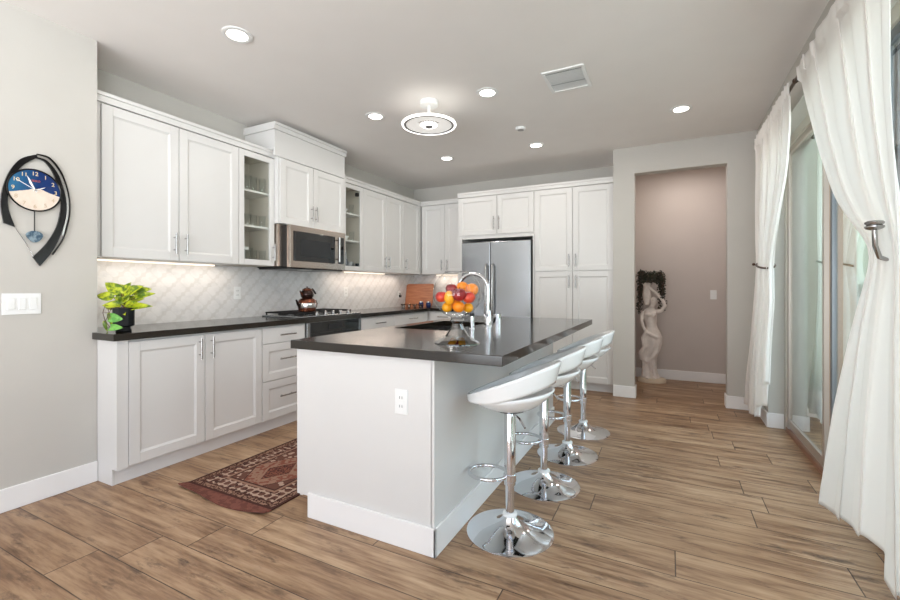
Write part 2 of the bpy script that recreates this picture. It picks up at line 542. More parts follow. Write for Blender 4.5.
def text_mesh(txt, size, m, name, parent, loc, rot, extrude=.0006, fitw=None):
    cu = bpy.data.curves.new('txt', 'FONT'); cu.body = txt; cu.size = size; cu.extrude = extrude
    cu.align_x = 'CENTER'; cu.align_y = 'CENTER'
    t = bpy.data.objects.new('txt', cu); C.objects.link(t)
    dg = bpy.context.evaluated_depsgraph_get(); dg.update()
    me = bpy.data.meshes.new_from_object(t.evaluated_get(dg)); bpy.data.objects.remove(t)
    me.materials.clear(); me.materials.append(m)
    mt = Matrix.Translation(Vector(loc) - WL[parent.name]) @ rot.to_4x4()
    me.transform(mt)
    o = bpy.data.objects.new(name, me); C.objects.link(o); o.parent = parent
    WL[o.name] = WL[parent.name]
    return o


# ================================================================ THE SHELL
CZ = 2.74
XL, YE = -3.18, 1.40          # clock wall face, its end
XW, YB = -3.57, 5.78          # kitchen left wall, kitchen back wall
YP = 5.10                     # pillar wall face
XR = .765                     # right wall face
YD = 4.565                    # far jamb of the sliding door
ZT = 2.43
struct('floor', bx((-3.8, -3.2, -.12), (1.2, 6.6, 0)), M['floor'])
# recessed lamps are surface fittings, so the ceiling is one slab
struct('ceiling', bx((-3.8, -3.2, CZ), (1.2, 6.6, CZ + .1)), M['ceil'])
struct('wall_left', bx((XW - .1, -3.1, 0), (XL, YE, CZ)), M['wall'])
struct('wall_kitchen_left', bx((XW - .1, YE, 0), (XW, YB + .1, CZ)), M['wall'])
struct('wall_kitchen_back', bx((XW, YB, 0), (-.62, YB + .1, CZ)), M['wall'])
# pillar wall with the hallway opening
struct('wall_pillar_left', bx((-.555, YP, 0), (-.335, 5.23, CZ)), M['wall'])
struct('wall_hallway_left', bx((-.550, 5.23, 0), (-.47, 6.36, CZ)), M['wallpink'])
struct('wall_pillar_right', bx((.52, YP, 0), (1.0, 5.23, CZ)), M['wall'])
struct('wall_pillar_header', bx((-.335, YP, 2.45), (.52, 5.23, CZ)), M['wall'])
struct('wall_hallway_back', bx((-.55, 6.36, 0), (1.1, 6.46, CZ)), M['wallpink'])
struct('wall_hallway_right', bx((.72, 5.23, 0), (.82, 6.36, CZ)), M['wallpink'])
# right wall around the sliding door
struct('wall_right_far', bx((XR, YD, 0), (1.0, YP, CZ)), M['wall'])
struct('wall_right_header', bx((XR, .9, ZT), (1.0, YD, CZ)), M['wall'])
struct('wall_right_near', bx((XR, -.4, 0), (1.0, .9, CZ)), M['wall'])
struct('wall_right_sill', bx((XR, -2.6, 0), (1.0, -.4, .4)), M['wall'])
struct('wall_right_lintel', bx((XR, -2.6, 2.5), (1.0, -.4, CZ)), M['wall'])
struct('wall_right_end', bx((XR, -3.1, 0), (1.0, -2.6, CZ)), M['wall'])
# wall behind the camera, with a wide window
struct('wall_front_left', bx((XL, -3.1, 0), (-3.0, -3.0, CZ)), M['wall'])
struct('wall_front_right', bx((.6, -3.1, 0), (XR, -3.0, CZ)), M['wall'])
struct('wall_front_sill', bx((-3.0, -3.1, 0), (.6, -3.0, .08)), M['wall'])
struct('wall_front_lintel', bx((-3.0, -3.1, 2.55), (.6, -3.0, CZ)), M['wall'])
# baseboards
BH = .125
def base(name, a, b): return struct(name, MB().box(a, b, .004), M['trim'])
base('baseboard_left', (XL, -3.0, 0), (XL + .014, YE - .002, BH))
base('baseboard_pillar_left', (-.555, YP - .014, 0), (-.321, YP, BH))
base('baseboard_pillar_left_return', (-.335, YP, 0), (-.321, 5.23, BH))
base('baseboard_pillar_right', (.506, YP - .014, 0), (XR - .014, YP, BH))
base('baseboard_pillar_right_return', (.506, YP, 0), (.52, 5.23, BH))
base('baseboard_hallway_back', (-.47, 6.346, 0), (.72, 6.36, BH))
base('baseboard_hallway_left', (-.47, 5.23, 0), (-.456, 6.346, BH))
base('baseboard_right_far', (XR - .014, YD - .014, 0), (XR, YP - .014, BH))
base('baseboard_right_return', (XR, YD - .014, 0), (.873, YD, BH))
base('baseboard_right_near', (XR - .014, -2.6, 0), (XR, .9, BH))
# hallway door casing just inside the opening
struct('trim_1', bx((.60, 5.23, 0), (.72, 5.25, 2.12), .004), M['trim'])

# backsplash
bs = MB()
bs.box((XW, YE + .01, .925), (XW + .01, YB, 1.40))
bs.box((XW + .01, YB - .01, .925), (-2.51, YB, 1.40))
struct('trim_backsplash', bs, M['tile'])

# ================================================================ CABINETS
def mapL(xf):
    return lambda u, o, z: (xf + o, u, z)
def mapB(yf):
    return lambda u, o, z: (u, yf - o, z)

def pbox(mb, mp, u0, u1, o0, o1, z0, z1, bev=0): mb.box(mp(u0, o0, z0), mp(u1, o1, z1), bev)

def shaker(mp, u0, u1, z0, z1, parent, name='door', fr=.062, glass=False, t=.02):
    """door whose front face is at o=0"""
    mb = MB(); g = .0018
    u0 += g; u1 -= g; z0 += g; z1 -= g
    pbox(mb, mp, u0, u0 + fr, -t, 0, z0, z1, .002)
    pbox(mb, mp, u1 - fr, u1, -t, 0, z0, z1, .002)
    pbox(mb, mp, u0 + fr, u1 - fr, -t, 0, z0, z0 + fr, .002)
    pbox(mb, mp, u0 + fr, u1 - fr, -t, 0, z1 - fr, z1, .002)
    if not glass:
        # bevelled inner moulding and the sunken panel
        i = .012
        a = [(u0 + fr, z0 + fr), (u1 - fr, z0 + fr), (u1 - fr, z1 - fr), (u0 + fr, z1 - fr)]
        b = [(u0 + fr + i, z0 + fr + i), (u1 - fr - i, z0 + fr + i), (u1 - fr - i, z1 - fr - i), (u0 + fr + i, z1 - fr - i)]
        va = [mb.bm.verts.new(mp(p[0], -.0035, p[1])) for p in a]; vb = [mb.bm.verts.new(mp(p[0], -.010, p[1])) for p in b]
        for k in range(4):
            j = (k + 1) % 4; mb.bm.faces.new((va[k], va[j], vb[j], vb[k]))
        mb.bm.faces.new(vb)
    d = mb.build(name, M['cab'], parent)
    if glass:
        gb = MB(); pbox(gb, mp, u0 + fr - .004, u1 - fr + .004, -.012, -.008, z0 + fr - .004, z1 - fr + .004)
        gb.build('glass_pane', M['cglass'], d)
    return d

def slab(mp, u0, u1, z0, z1, parent, name='drawer', t=.02):
    mb = MB(); g = .0018
    pbox(mb, mp, u0 + g, u1 - g, -t, 0, z0 + g, z1 - g, .002)
    return mb.build(name, M['cab'], parent)

def pull_v(mp, u, z0, z1, parent):
    mb = MB()
    mb.cyl(mp(u, .030, z0), mp(u, .030, z1), .0062, n=12)
    for z in (z0 + .03, z1 - .03): mb.cyl(mp(u, -.001, z), mp(u, .030, z), .0045, n=10)
    return mb.build('handle', M['nickel'], parent, smooth=True)

def pull_h(mp, u0, u1, z, parent):
    mb = MB()
    mb.cyl(mp(u0, .030, z), mp(u1, .030, z), .0062, n=12)
    for u in (u0 + .03, u1 - .03): mb.cyl(mp(u, -.001, z), mp(u, .030, z), .0045, n=10)
    return mb.build('handle', M['nickel'], parent, smooth=True)

def carcass(mp, u0, u1, depth, z0, z1, parent, name='carcass'):
    mb = MB(); pbox(mb, mp, u0, u1, -depth, -.021, z0, z1)
    return mb.build(name, M['cab'], parent)

def crown(mp, u0, u1, depth, z0, z1, parent, over=.022):
    mb = MB()
    pbox(mb, mp, u0, u1, -depth, over * .5, z0, z0 + (z1 - z0) * .62)
    pbox(mb, mp, u0, u1, -depth, over, z0 + (z1 - z0) * .62, z1, .002)
    return mb.build('crown_molding', M['cab'], parent)

def light_bar(mp, u0, u1, o, z, parent):
    mb = MB(); pbox(mb, mp, u0, u1, o - .01, o + .01, z - .008, z)
    return mb.build('light_bar', M['strip'], parent)

ZU, ZC0, ZC1 = 1.40, 2.392, 2.455
XU = -3.24
mU = mapL(XU)
DU = XU - XW - .001
# two-door wall cabinet beside the clock wall
t = thing('wall_cabinet', (XU - .15, 1.92, ZU), 'white two-door upper cabinet next to the clock wall, above the potted plant', 'cabinet')
carcass(mU, YE + .001, 2.4395, DU, ZU, ZC0, t)
mb = MB(); pbox(mb, mU, YE + .001, 1.447, -.021, -.012, ZU, ZC0); mb.build('filler_strip', M['cab'], t)
d = shaker(mU, 1.450, 1.940, ZU, ZC0 - .004, t); pull_v(mU, 1.903, 1.45, 1.60, d)
d = shaker(mU, 1.942, 2.438, ZU, ZC0 - .004, t); pull_v(mU, 1.985, 1.45, 1.60, d)
crown(mU, YE + .001, 2.4395, DU, ZC0, ZC1, t)
light_bar(mU, 1.46, 2.42, -.30, ZU, t)

def glass_cab(y0, y1, label, hinge_side):
    t = thing('glass_front_cabinet', (XU - .15, (y0 + y1) / 2, ZU), label, 'cabinet', 'glass-front upper cabinets')
    mb = MB()
    pbox(mb, mU, y0, y0 + .018, -DU, -.021, ZU, ZC0); pbox(mb, mU, y1 - .018, y1, -DU, -.021, ZU, ZC0)
    pbox(mb, mU, y0 + .018, y1 - .018, -DU, -.021, ZU, ZU + .018); pbox(mb, mU, y0 + .018, y1 - .018, -DU, -.021, ZC0 - .018, ZC0)
    pbox(mb, mU, y0 + .018, y1 - .018, -DU, -DU + .01, ZU + .018, ZC0 - .018)
    mb.build('carcass', M['inside'], t)
    for z in (1.735, 2.045):
        mb = MB(); pbox(mb, mU, y0 + .019, y1 - .019, -DU + .012, -.03, z, z + .018); mb.build('shelf', M['cab'], t)
    d = shaker(mU, y0, y1, ZU, ZC0 - .004, t, glass=True, fr=.05)
    crown(mU, y0, y1, DU, ZC0, ZC1, t)
    hy = y1 - .058 if hinge_side else y0 + .058
    for z in (1.47, 2.30):
        mb = MB(); pbox(mb, mU, hy - .02, hy + .012, -.06, -.022, z - .02, z + .02, .003); mb.build('hinge', M['black'], d)
    return t, d
tg1, dg1 = glass_cab(2.440, 2.808, 'white glass-front upper cabinet left of the microwave', False)
pull_v(mU, 2.788, 1.45, 1.60, dg1)
tg2, dg2 = glass_cab(3.735, 4.098, 'white glass-front upper cabinet right of the microwave', True)
pull_v(mU, 3.755, 1.45, 1.60, dg2)

# cabinet over the microwave, taller and deeper than its neighbours
XM = -3.17; mM = mapL(XM); DM = XM - XW - .001
t = thing('microwave_cabinet', (XM - .2, 3.25, 1.79), 'tall white two-door cabinet above the microwave, reaching nearly to the ceiling', 'cabinet')
mb = MB(); pbox(mb, mM, 2.8085, 3.7345, -DM, -.021, 1.795, 2.40)
pbox(mb, mM, 2.75, 3.69, -DM, -.021, 2.456, 2.635); pbox(mb, mM, 2.8085, 3.7345, -DM, -.021, 2.40, 2.456)
mb.build('carcass', M['cab'], t)
mb = MB(); pbox(mb, mM, 2.75, 3.69, -.020, 0, 2.40, 2.635, .002); mb.build('frieze_panel', M['cab'], t)
d = shaker(mM, 2.815, 3.222, 1.795, 2.395, t); pull_v(mM, 3.192, 1.86, 2.01, d)
d = shaker(mM, 3.224, 3.69, 1.795, 2.395, t); pull_v(mM, 3.252, 1.86, 2.01, d)
crown(mM, 2.735, 3.705, DM, 2.636, 2.70, t)

# upper cabinets towards the corner
t = thing('wall_cabinet', (XU - .15, 4.53, ZU), 'white two-door upper cabinet between the right glass cabinet and the corner cabinet', 'cabinet')
carcass(mU, 4.099, 4.965, DU, ZU, ZC0, t)
d = shaker(mU, 4.10, 4.57, ZU, ZC0 - .004, t); pull_v(mU, 4.53, 1.45, 1.60, d)
d = shaker(mU, 4.572, 4.963, ZU, ZC0 - .004, t); pull_v(mU, 4.612, 1.45, 1.60, d)
crown(mU, 4.099, 4.965, DU, ZC0, ZC1, t)
light_bar(mU, 4.12, 4.94, -.30, ZU, t)
t = thing('corner_cabinet', (XU - .15, 5.2, ZU), 'narrow white single-door upper cabinet in the kitchen corner', 'cabinet')
carcass(mU, 4.966, YB - .001, DU, ZU, ZC0, t)
d = shaker(mU, 4.967, 5.40, ZU, ZC0 - .004, t); pull_v(mU, 5.01, 1.45, 1.60, d)
crown(mU, 4.966, 5.405, DU, ZC0, ZC1, t)
mb = MB(); mb.box((XU - .02, 5.402, ZU), (XU, 5.428, ZC0)); mb.build('filler_strip', M['cab'], t)

YU = 5.43; mUB = mapB(YU); DUB = YB - YU - .001
t = thing('wall_cabinet', (-2.87, YU + .15, ZU), 'white two-door upper cabinet between the corner and the refrigerator', 'cabinet')
carcass(mUB, -3.238, -2.512, DUB, ZU, ZC0, t)
d = shaker(mUB, -3.215, -2.845, ZU, ZC0 - .004, t); pull_v(mUB, -2.885, 1.45, 1.60, d)
d = shaker(mUB, -2.843, -2.515, ZU, ZC0 - .004, t); pull_v(mUB, -2.80, 1.45, 1.60, d)
crown(mUB, -3.238, -2.512, DUB, ZC0, ZC1, t)
light_bar(mUB, -3.15, -2.55, -.32, ZU, t)

# tall units
YT = 5.17; mT = mapB(YT); DT = YB - YT - .001
t = thing('refrigerator_cabinet', (-1.98, YT + .3, 0), 'white two-door cabinet with side panel built over the refrigerator', 'cabinet')
carcass(mT, -2.509, -1.474, DT, 1.865, ZC0, t)
mb = MB(); pbox(mb, mT, -2.509, -2.449, -DT, 0, 0, 1.865); mb.build('side_panel', M['cab'], t)
mb = MB(); pbox(mb, mT, -1.488, -1.474, -DT, 0, 0, 1.865); mb.build('side_panel', M['cab'], t)
mb = MB(); pbox(mb, mT, -2.445, -1.49, -.30, -.004, 1.84, 1.864); mb.build('bottom_rail', M['cab'], t)
d = shaker(mT, -2.505, -1.957, 1.888, ZC0 - .004, t); pull_v(mT, -1.995, 1.945, 2.115, d)
d = shaker(mT, -1.955, -1.476, 1.888, ZC0 - .004, t); pull_v(mT, -1.925, 1.945, 2.115, d)
crown(mT, -2.509, -1.474, DT, ZC0, ZC1, t)
t = thing('pantry_cabinet', (-1.02, YT + .3, 0), 'tall white four-door pantry cabinet right of the refrigerator', 'cabinet')
carcass(mT, -1.4735, -.556, DT, .10, ZC0, t)
mb = MB(); pbox(mb, mT, -1.4735, -.556, -DT, -.075, 0, .10); mb.build('toe_kick', M['toe'], t)
for z0, z1, h0, h1 in ((.105, 1.398, 1.20, 1.35), (1.402, ZC0 - .004, 1.45, 1.60)):
    d = shaker(mT, -1.470, -1.012, z0, z1, t); pull_v(mT, -1.05, h0, h1, d)
    d = shaker(mT, -1.010, -.559, z0, z1, t); pull_v(mT, -.972, h0, h1, d)
crown(mT, -1.4735, -.556, DT, ZC0, ZC1, t)

# ---- refrigerator
t = thing('refrigerator', (-1.97, 5.45, 0), 'stainless steel french-door refrigerator between the white tall cabinets', 'refrigerator')
bx((-2.435, 5.19, .02), (-1.50, 5.75, 1.80), .004).build('body', M['black'], t)
d = bx((-2.433, 5.125, .70), (-2.034, 5.185, 1.792), .008).build('door', M['steel'], t)
h = MB(); h.tube([(-2.075, 5.122, .84), (-2.075, 5.075, .86), (-2.075, 5.068, .92), (-2.075, 5.068, 1.42), (-2.075, 5.075, 1.48), (-2.075, 5.122, 1.50)], .014, 12); h.build('handle', M['nickel'], d, smooth=True)
d = bx((-2.028, 5.125, .70), (-1.502, 5.185, 1.792), .008).build('door', M['steel'], t)
h = MB(); h.tube([(-1.985, 5.122, .84), (-1.985, 5.075, .86), (-1.985, 5.068, .92), (-1.985, 5.068, 1.42), (-1.985, 5.075, 1.48), (-1.985, 5.122, 1.50)], .014, 12); h.build('handle', M['nickel'], d, smooth=True)
d = bx((-2.433, 5.125, .06), (-1.502, 5.185, .69), .008).build('freezer_drawer', M['steel'], t)
h = MB(); h.tube([(-2.33, 5.122, .60), (-2.32, 5.07, .60), (-1.61, 5.07, .60), (-1.60, 5.122, .60)], .014, 12); h.build('handle', M['nickel'], d, smooth=True)

# ---- base cabinets, left run
XB = -2.955; mBs = mapL(XB); DB = XB - XW - .001; ZB = .882
GRB = 'white base cabinets of the left run'
def base_cab(y0, y1, label, name='base_cabinet'):
    t = thing(name, (XB - .3, (y0 + y1) / 2, 0), label, 'cabinet')
    carcass(mBs, y0, y1, DB, .10, ZB, t)
    mb = MB(); pbox(mb, mBs, y0, y1, -DB, -.055, 0, .10); mb.build('toe_kick', M['toe'], t)
    return t
t = base_cab(1.415, 2.438, 'white two-door base cabinet under the potted plant, at the near end of the run')
mb = MB(); pbox(mb, mBs, 1.415, 1.463, -.021, -.002, .10, ZB); mb.build('filler_strip', M['cab'], t)
mb = MB(); mb.box((XL + .002, 1.4005, 0), (XB - .052, 1.4145, .10)); mb.box((XL + .002, 1.4005, .10), (XB - .001, 1.4145, ZB)); mb.build('end_panel', M['cab'], t)
d = shaker(mBs, 1.465, 1.953, .105, ZB - .012, t); pull_v(mBs, 1.91, .70, .85, d)
d = shaker(mBs, 1.955, 2.436, .105, ZB - .012, t); pull_v(mBs, 1.998, .70, .85, d)
t = base_cab(2.439, 2.92, 'white base cabinet with three stacked drawers left of the oven')
for k, (z0, z1) in enumerate(((.105, .425), (.427, .735), (.737, ZB - .012))):
    d = shaker(mBs, 2.441, 2.895, z0, z1, t, 'drawer') if k < 2 else slab(mBs, 2.441, 2.895, z0, z1, t)
    pull_h(mBs, 2.60, 2.77, (z0 + z1) / 2 + (.02 if k < 2 else 0), d)
t = base_cab(3.705, 4.33, 'white base cabinet with drawers right of the oven')
for k, (z0, z1) in enumerate(((.105, .425), (.427, .735), (.737, ZB - .012))):
    d = shaker(mBs, 3.707, 4.328, z0, z1, t, 'drawer') if k < 2 else slab(mBs, 3.707, 4.328, z0, z1, t)
    pull_h(mBs, 3.93, 4.12, (z0 + z1) / 2, d)
t = base_cab(4.331, 5.165, 'white base cabinet in the corner with a single drawer over doors', 'corner_base_cabinet')
d = slab(mBs, 4.333, 5.14, .737, ZB - .012, t); pull_h(mBs, 4.64, 4.83, .81, d)
d = shaker(mBs, 4.333, 4.735, .105, .735, t); pull_v(mBs, 4.695, .56, .70, d)
d = shaker(mBs, 4.737, 5.14, .105, .735, t); pull_v(mBs, 4.777, .56, .70, d)
mBB = mapB(5.165)
t = thing('base_cabinet', (-2.8, 5.45, 0), 'white base cabinet between the corner and the refrigerator', 'cabinet')
mb = MB(); mb.box((XW + .001, 5.186, .10), (-2.512, YB - .001, ZB)); mb.build('carcass', M['cab'], t)
mb = MB(); mb.box((XW + .001, 5.24, 0), (-2.512, YB - .001, .10)); mb.build('toe_kick', M['toe'], t)
d = slab(mBB, -2.93, -2.514, .737, ZB - .012, t); pull_h(mBB, -2.80, -2.64, .81, d)
d = shaker(mBB, -2.93, -2.514, .105, .735, t); pull_v(mBB, -2.56, .56, .70, d)

# ---- countertop (L-shaped)
ZCT = .925
mb = MB()
out = [(XW + .0105, 1.4005), (XL, 1.4005), (XL, 1.372), (-2.93, 1.372), (-2.93, 5.135), (-2.511, 5.135), (-2.511, YB - .0105), (XW + .0105, YB - .0105)]
mb.prism(out, lambda x, y: (x, y, .8825), lambda x, y: (x, y, ZCT))
o = mb.build('countertop', M['counter']); tag(o, 'dark L-shaped quartz countertop running along the left wall to the refrigerator', 'countertop')
bv = o.modifiers.new('edge', 'BEVEL'); bv.width = .003; bv.segments = 2; bv.limit_method = 'ANGLE'

# ---- oven under the cooktop
t = thing('built_in_oven', (XB - .3, 3.31, .08), 'black glass and steel built-in oven under the gas cooktop', 'oven')
mb = MB(); pbox(mb, mBs, 2.925, 3.70, -.58, -.021, .08, .880); mb.build('body', M['steel'], t)
for u0, u1 in ((2.925, 2.962), (3.662, 3.70)):
    mb = MB(); pbox(mb, mBs, u0, u1, -.020, .004, .10, .878, .003); mb.build('side_trim', M['steel'], t)
mb = MB(); pbox(mb, mBs, 2.964, 3.660, -.020, .006, .775, .875, .003); p = mb.build('control_panel', M['blackglass'], t)
mb = MB(); pbox(mb, mBs, 3.20, 3.40, .0062, .008, .80, .85); mb.build('display', M['display'], p)
mb = MB(); pbox(mb, mBs, 2.964, 3.660, -.020, .006, .12, .770, .003); d = mb.build('oven_door', M['blackglass'], t)
mb = MB(); mb.cyl(mBs(3.02, .045, .70), mBs(3.60, .045, .70), .011)
for u in (3.06, 3.56): mb.cyl(mBs(u, .004, .70), mBs(u, .045, .70), .008)
mb.build('handle', M['nickel'], d, smooth=True)

# ---- gas cooktop
t = thing('gas_cooktop', (-3.25, 3.31, ZCT), 'stainless gas cooktop with black grates set into the dark countertop', 'cooktop')
bx((-3.51, 2.89, ZCT), (-2.985, 3.74, ZCT + .012), .005).build('tray', M['steel'], t)
for (x, y, r) in ((-3.40, 3.05, .045), (-3.17, 3.05, .04), (-3.28, 3.31, .055), (-3.40, 3.58, .04), (-3.17, 3.58, .045)):
    MB().lathe([(r, ZCT + .0122), (r, ZCT + .02), (r * .7, ZCT + .024), (r * .68, ZCT + .032), (.001, ZCT + .034)], (x, y), 20).build('burner', M['iron'], t, smooth=True)
for y0, y1 in ((2.92, 3.175), (3.185, 3.44), (3.45, 3.71)):
    mb = MB(); zg = ZCT + .038
    for x in (-3.49, -3.10): mb.box((x - .006, y0, zg - .008), (x + .006, y1, zg + .006), .002)
    for y in (y0 + .006, (y0 + y1) / 2, y1 - .006): mb.box((-3.49, y - .006, zg - .008), (-3.10, y + .006, zg + .006), .002)
    mb.box((-3.30, y0, zg - .008), (-3.288, y1, zg + .006), .002)
    for x in (-3.485, -3.105):
        for y in (y0 + .006, y1 - .006): mb.box((x - .005, y - .005, ZCT + .0125), (x + .005, y + .005, zg - .007))
    mb.build('grate', M['iron'], t)
for y in (3.14, 3.26, 3.37, 3.48, 3.60):
    mb = MB(); mb.lathe([(.020, ZCT + .0122), (.020, ZCT + .018), (.017, ZCT + .02), (.015, ZCT + .046), (.013, ZCT + .048)], (-3.045, y), 18)
    mb.build('knob', M['nickel'], t, smooth=True)

# ---- kettle and the teapot stacked on it
KX, KY, KZ = -3.13, 3.10, ZCT + .0445
t = thing('kettle', (KX, KY, KZ), 'wide copper and black kettle on the cooktop, below the small teapot', 'kettle')
MB().lathe([(.060, KZ), (.078, KZ + .008), (.085, KZ + .035), (.086, KZ + .085), (.078, KZ + .115), (.060, KZ + .128), (.052, KZ + .132)], (KX, KY), 28).build('body', M['coppr'], t, smooth=True)
MB().lathe([(.0865, KZ + .040), (.0885, KZ + .045), (.0885, KZ + .082), (.0872, KZ + .086)], (KX, KY), 28, cap=False).build('band', M['sil'], t, smooth=True)
MB().tube([(KX - .01, KY - .075, KZ + .05), (KX - .01, KY - .105, KZ + .075), (KX - .01, KY - .12, KZ + .105), (KX - .01, KY - .128, KZ + .118)], [.018, .014, .010, .008], 12).build('spout', M['kdark'], t, smooth=True)
MB().tube([(KX, KY + .080, KZ + .105), (KX, KY + .115, KZ + .105), (KX, KY + .128, KZ + .075), (KX, KY + .118, KZ + .04), (KX, KY + .082, KZ + .03)], .009, 10).build('handle', M['kdark'], t, smooth=True)
TZ = KZ + .1325
t = thing('teapot', (KX, KY, TZ), 'small dark copper teapot stacked on top of the copper kettle', 'teapot')
MB().lathe([(.045, TZ), (.058, TZ + .012), (.064, TZ + .035), (.058, TZ + .062), (.045, TZ + .075)], (KX, KY), 24).build('body', M['kdark'], t, smooth=True)
mb = MB().lathe([(.047, TZ + .0755), (.043, TZ + .088), (.022, TZ + .098), (.008, TZ + .101)], (KX, KY), 24); l = mb.build('lid', M['coppr'], t, smooth=True)
MB().ball((KX, KY, TZ + .108), .009).build('knob', M['sil'], l, smooth=True)
MB().tube([(KX, KY - .055, TZ + .03), (KX, KY - .078, TZ + .048), (KX, KY - .09, TZ + .072)], [.012, .009, .006], 10).build('spout', M['coppr'], t, smooth=True)
MB().tube([(KX, KY + .045, TZ + .078), (KX, KY + .068, TZ + .088), (KX, KY + .10, TZ + .055), (KX, KY + .112, TZ + .04)], [.008, .010, .011, .009], 10).build('handle', M['black'], t, smooth=True)

# ---- microwave
XMW = -3.12; mW = mapL(XMW)
t = thing('microwave', (XMW - .2, 3.25, 1.385), 'stainless over-the-range microwave with black glass door, mounted over the cooktop', 'microwave')
mb = MB(); pbox(mb, mW, 2.880, 3.640, -.44, -.045, 1.392, 1.790, .003); mb.build('body', M['black'], t)
mb = MB(); pbox(mb, mW, 2.815, 2.879, -.44, -.09, 1.402, 1.790, .002); mb.build('side_filler', M['steelwarm'], t)
mb = MB(); pbox(mb, mW, 2.880, 3.640, -.044, 0, 1.392, 1.790, .004); fr = mb.build('front_frame', M['steelwarm'], t)
mb = MB(); pbox(mb, mW, 2.925, 3.47, .0005, .012, 1.455, 1.735, .004); d = mb.build('door', M['blackglass'], t)
mb = MB(); pbox(mb, mW, 3.00, 3.40, .0122, .0135, 1.50, 1.665); mb.build('window', M['display'], d)
mb = MB(); mb.cyl(mW(3.50, .045, 1.47), mW(3.50, .045, 1.73), .012); mb.cyl(mW(3.50, 0, 1.50), mW(3.50, .045, 1.50), .008); mb.cyl(mW(3.50, 0, 1.70), mW(3.50, .045, 1.70), .008)
mb.build('handle', M['nickel'], d, smooth=True)
mb = MB(); pbox(mb, mW, 3.535, 3.61, .0005, .010, 1.455, 1.735, .003); mb.build('control_panel', M['blackglass'], t)
mb = MB(); pbox(mb, mW, 2.890, 3.63, -.43, -.03, 1.380, 1.3915); v = mb.build('vent_plate', M['black'], t)
mb = MB(); pbox(mb, mW, 3.12, 3.24, -.16, -.08, 1.376, 1.3798); mb.build('cooktop_light', M['plate'], v)

# ================================================================ ISLAND
IX0, IX1, IY0, IY1 = -1.774, -.935, 1.685, 3.90
t = thing('kitchen_island', (-1.35, 2.8, 0), 'white kitchen island base with plain panels under the dark island countertop', 'island')
mb = MB()
mb.box((IX0 + .02, IY0 + .001, .10), (IX0 + .038, IY1 - .001, .880)); mb.box((IX1 - .02, IY0 + .02, .0), (IX1 - .001, IY1 - .02, .880))
mb.box((IX0 + .095, IY0 + .02, .0), (IX1 - .02, IY1 - .02, .10)); mb.box((IX0 + .04, IY1 - .02, .10), (IX1 - .02, IY1 - .002, .880))
mb.box((IX0 + .04, IY0 + .02, .10), (IX1 - .02, IY1 - .02, .12)); mb.build('carcass', M['cab'], t)
mb = MB(); mb.box((IX0, IY0, .105), (IX1 - .012, IY0 + .018, .880), .0015); mb.box((IX0 + .08, IY0, 0), (IX1 - .012, IY0 + .018, .105)); mb.build('front_panel', M['cab'], t)
mb = MB(); mb.box((IX1 - .018, IY0 + .0, 0), (IX1, IY1, .880), .0015); mb.build('seating_side_panel', M['cab'], t)
mb = MB(); mb.box((-1.687, IY0 - .013, 0), (IX1 + .013, IY0 - .0005, .128), .003); mb.box((IX1 + .0005, IY0 - .013, 0), (IX1 + .013, IY1, .128), .003); mb.build('baseboard', M['trim'], t)
mI = lambda u, o, z: (IX0 + .018 - o, u, z)
for y0, y1 in ((1.71, 2.31), (2.31, 2.40)):
    pass
d = shaker(lambda u, o, z: (IX0 + .019 - o - .001, u, z), 1.71, 2.40, .105, .868, t)
d = shaker(lambda u, o, z: (IX0 + .018 - o, u, z), 2.402, 2.85, .105, .868, t)
d = shaker(lambda u, o, z: (IX0 + .018 - o, u, z), 2.852, 3.30, .105, .868, t)
d = shaker(lambda u, o, z: (IX0 + .018 - o, u, z), 3.302, 3.895, .105, .868, t)

SX0, SX1, SY0, SY1 = -1.69, -1.27, 2.47, 3.22     # sink opening
mb = MB(); z0, z1 = .8805, ZCT
TX0, TX1, TY0, TY1 = -1.787, -.600, 1.651, 3.935
xs = [TX0, SX0, SX1, TX1]; ys = [TY0, SY0, SY1, TY1]
def ring_slab(mb, xs, ys, z0, z1):
    vt = [[mb.bm.verts.new((x, y, z1)) for x in xs] for y in ys]; vb = [[mb.bm.verts.new((x, y, z0)) for x in xs] for y in ys]
    for j in range(3):
        for i in range(3):
            if i == 1 and j == 1: continue
            mb.bm.faces.new((vt[j][i], vt[j][i + 1], vt[j + 1][i + 1], vt[j + 1][i])); mb.bm.faces.new((vb[j][i], vb[j + 1][i], vb[j + 1][i + 1], vb[j][i + 1]))
    for i in range(3):
        for a, bb in (((0, i), (0, i + 1)), ((3, i + 1), (3, i))): mb.bm.faces.new((vb[a[0]][a[1]], vb[bb[0]][bb[1]], vt[bb[0]][bb[1]], vt[a[0]][a[1]]))
        for a, bb in (((i + 1, 0), (i, 0)), ((i, 3), (i + 1, 3))): mb.bm.faces.new((vb[a[0]][a[1]], vb[bb[0]][bb[1]], vt[bb[0]][bb[1]], vt[a[0]][a[1]]))
    for a, bb in (((1, 1), (2, 1)), ((2, 1), (2, 2)), ((2, 2), (1, 2)), ((1, 2), (1, 1))):
        mb.bm.faces.new((vb[a[0]][a[1]], vb[bb[0]][bb[1]], vt[bb[0]][bb[1]], vt[a[0]][a[1]]))
ring_slab(mb, xs, ys, z0, z1)
o = mb.build('island_countertop', M['counter']); tag(o, 'dark quartz slab on the white island, with a sink cutout and stool overhang', 'countertop')
bv = o.modifiers.new('edge', 'BEVEL'); bv.width = .003; bv.segments = 2; bv.limit_method = 'ANGLE'; bv.angle_limit = R(50)

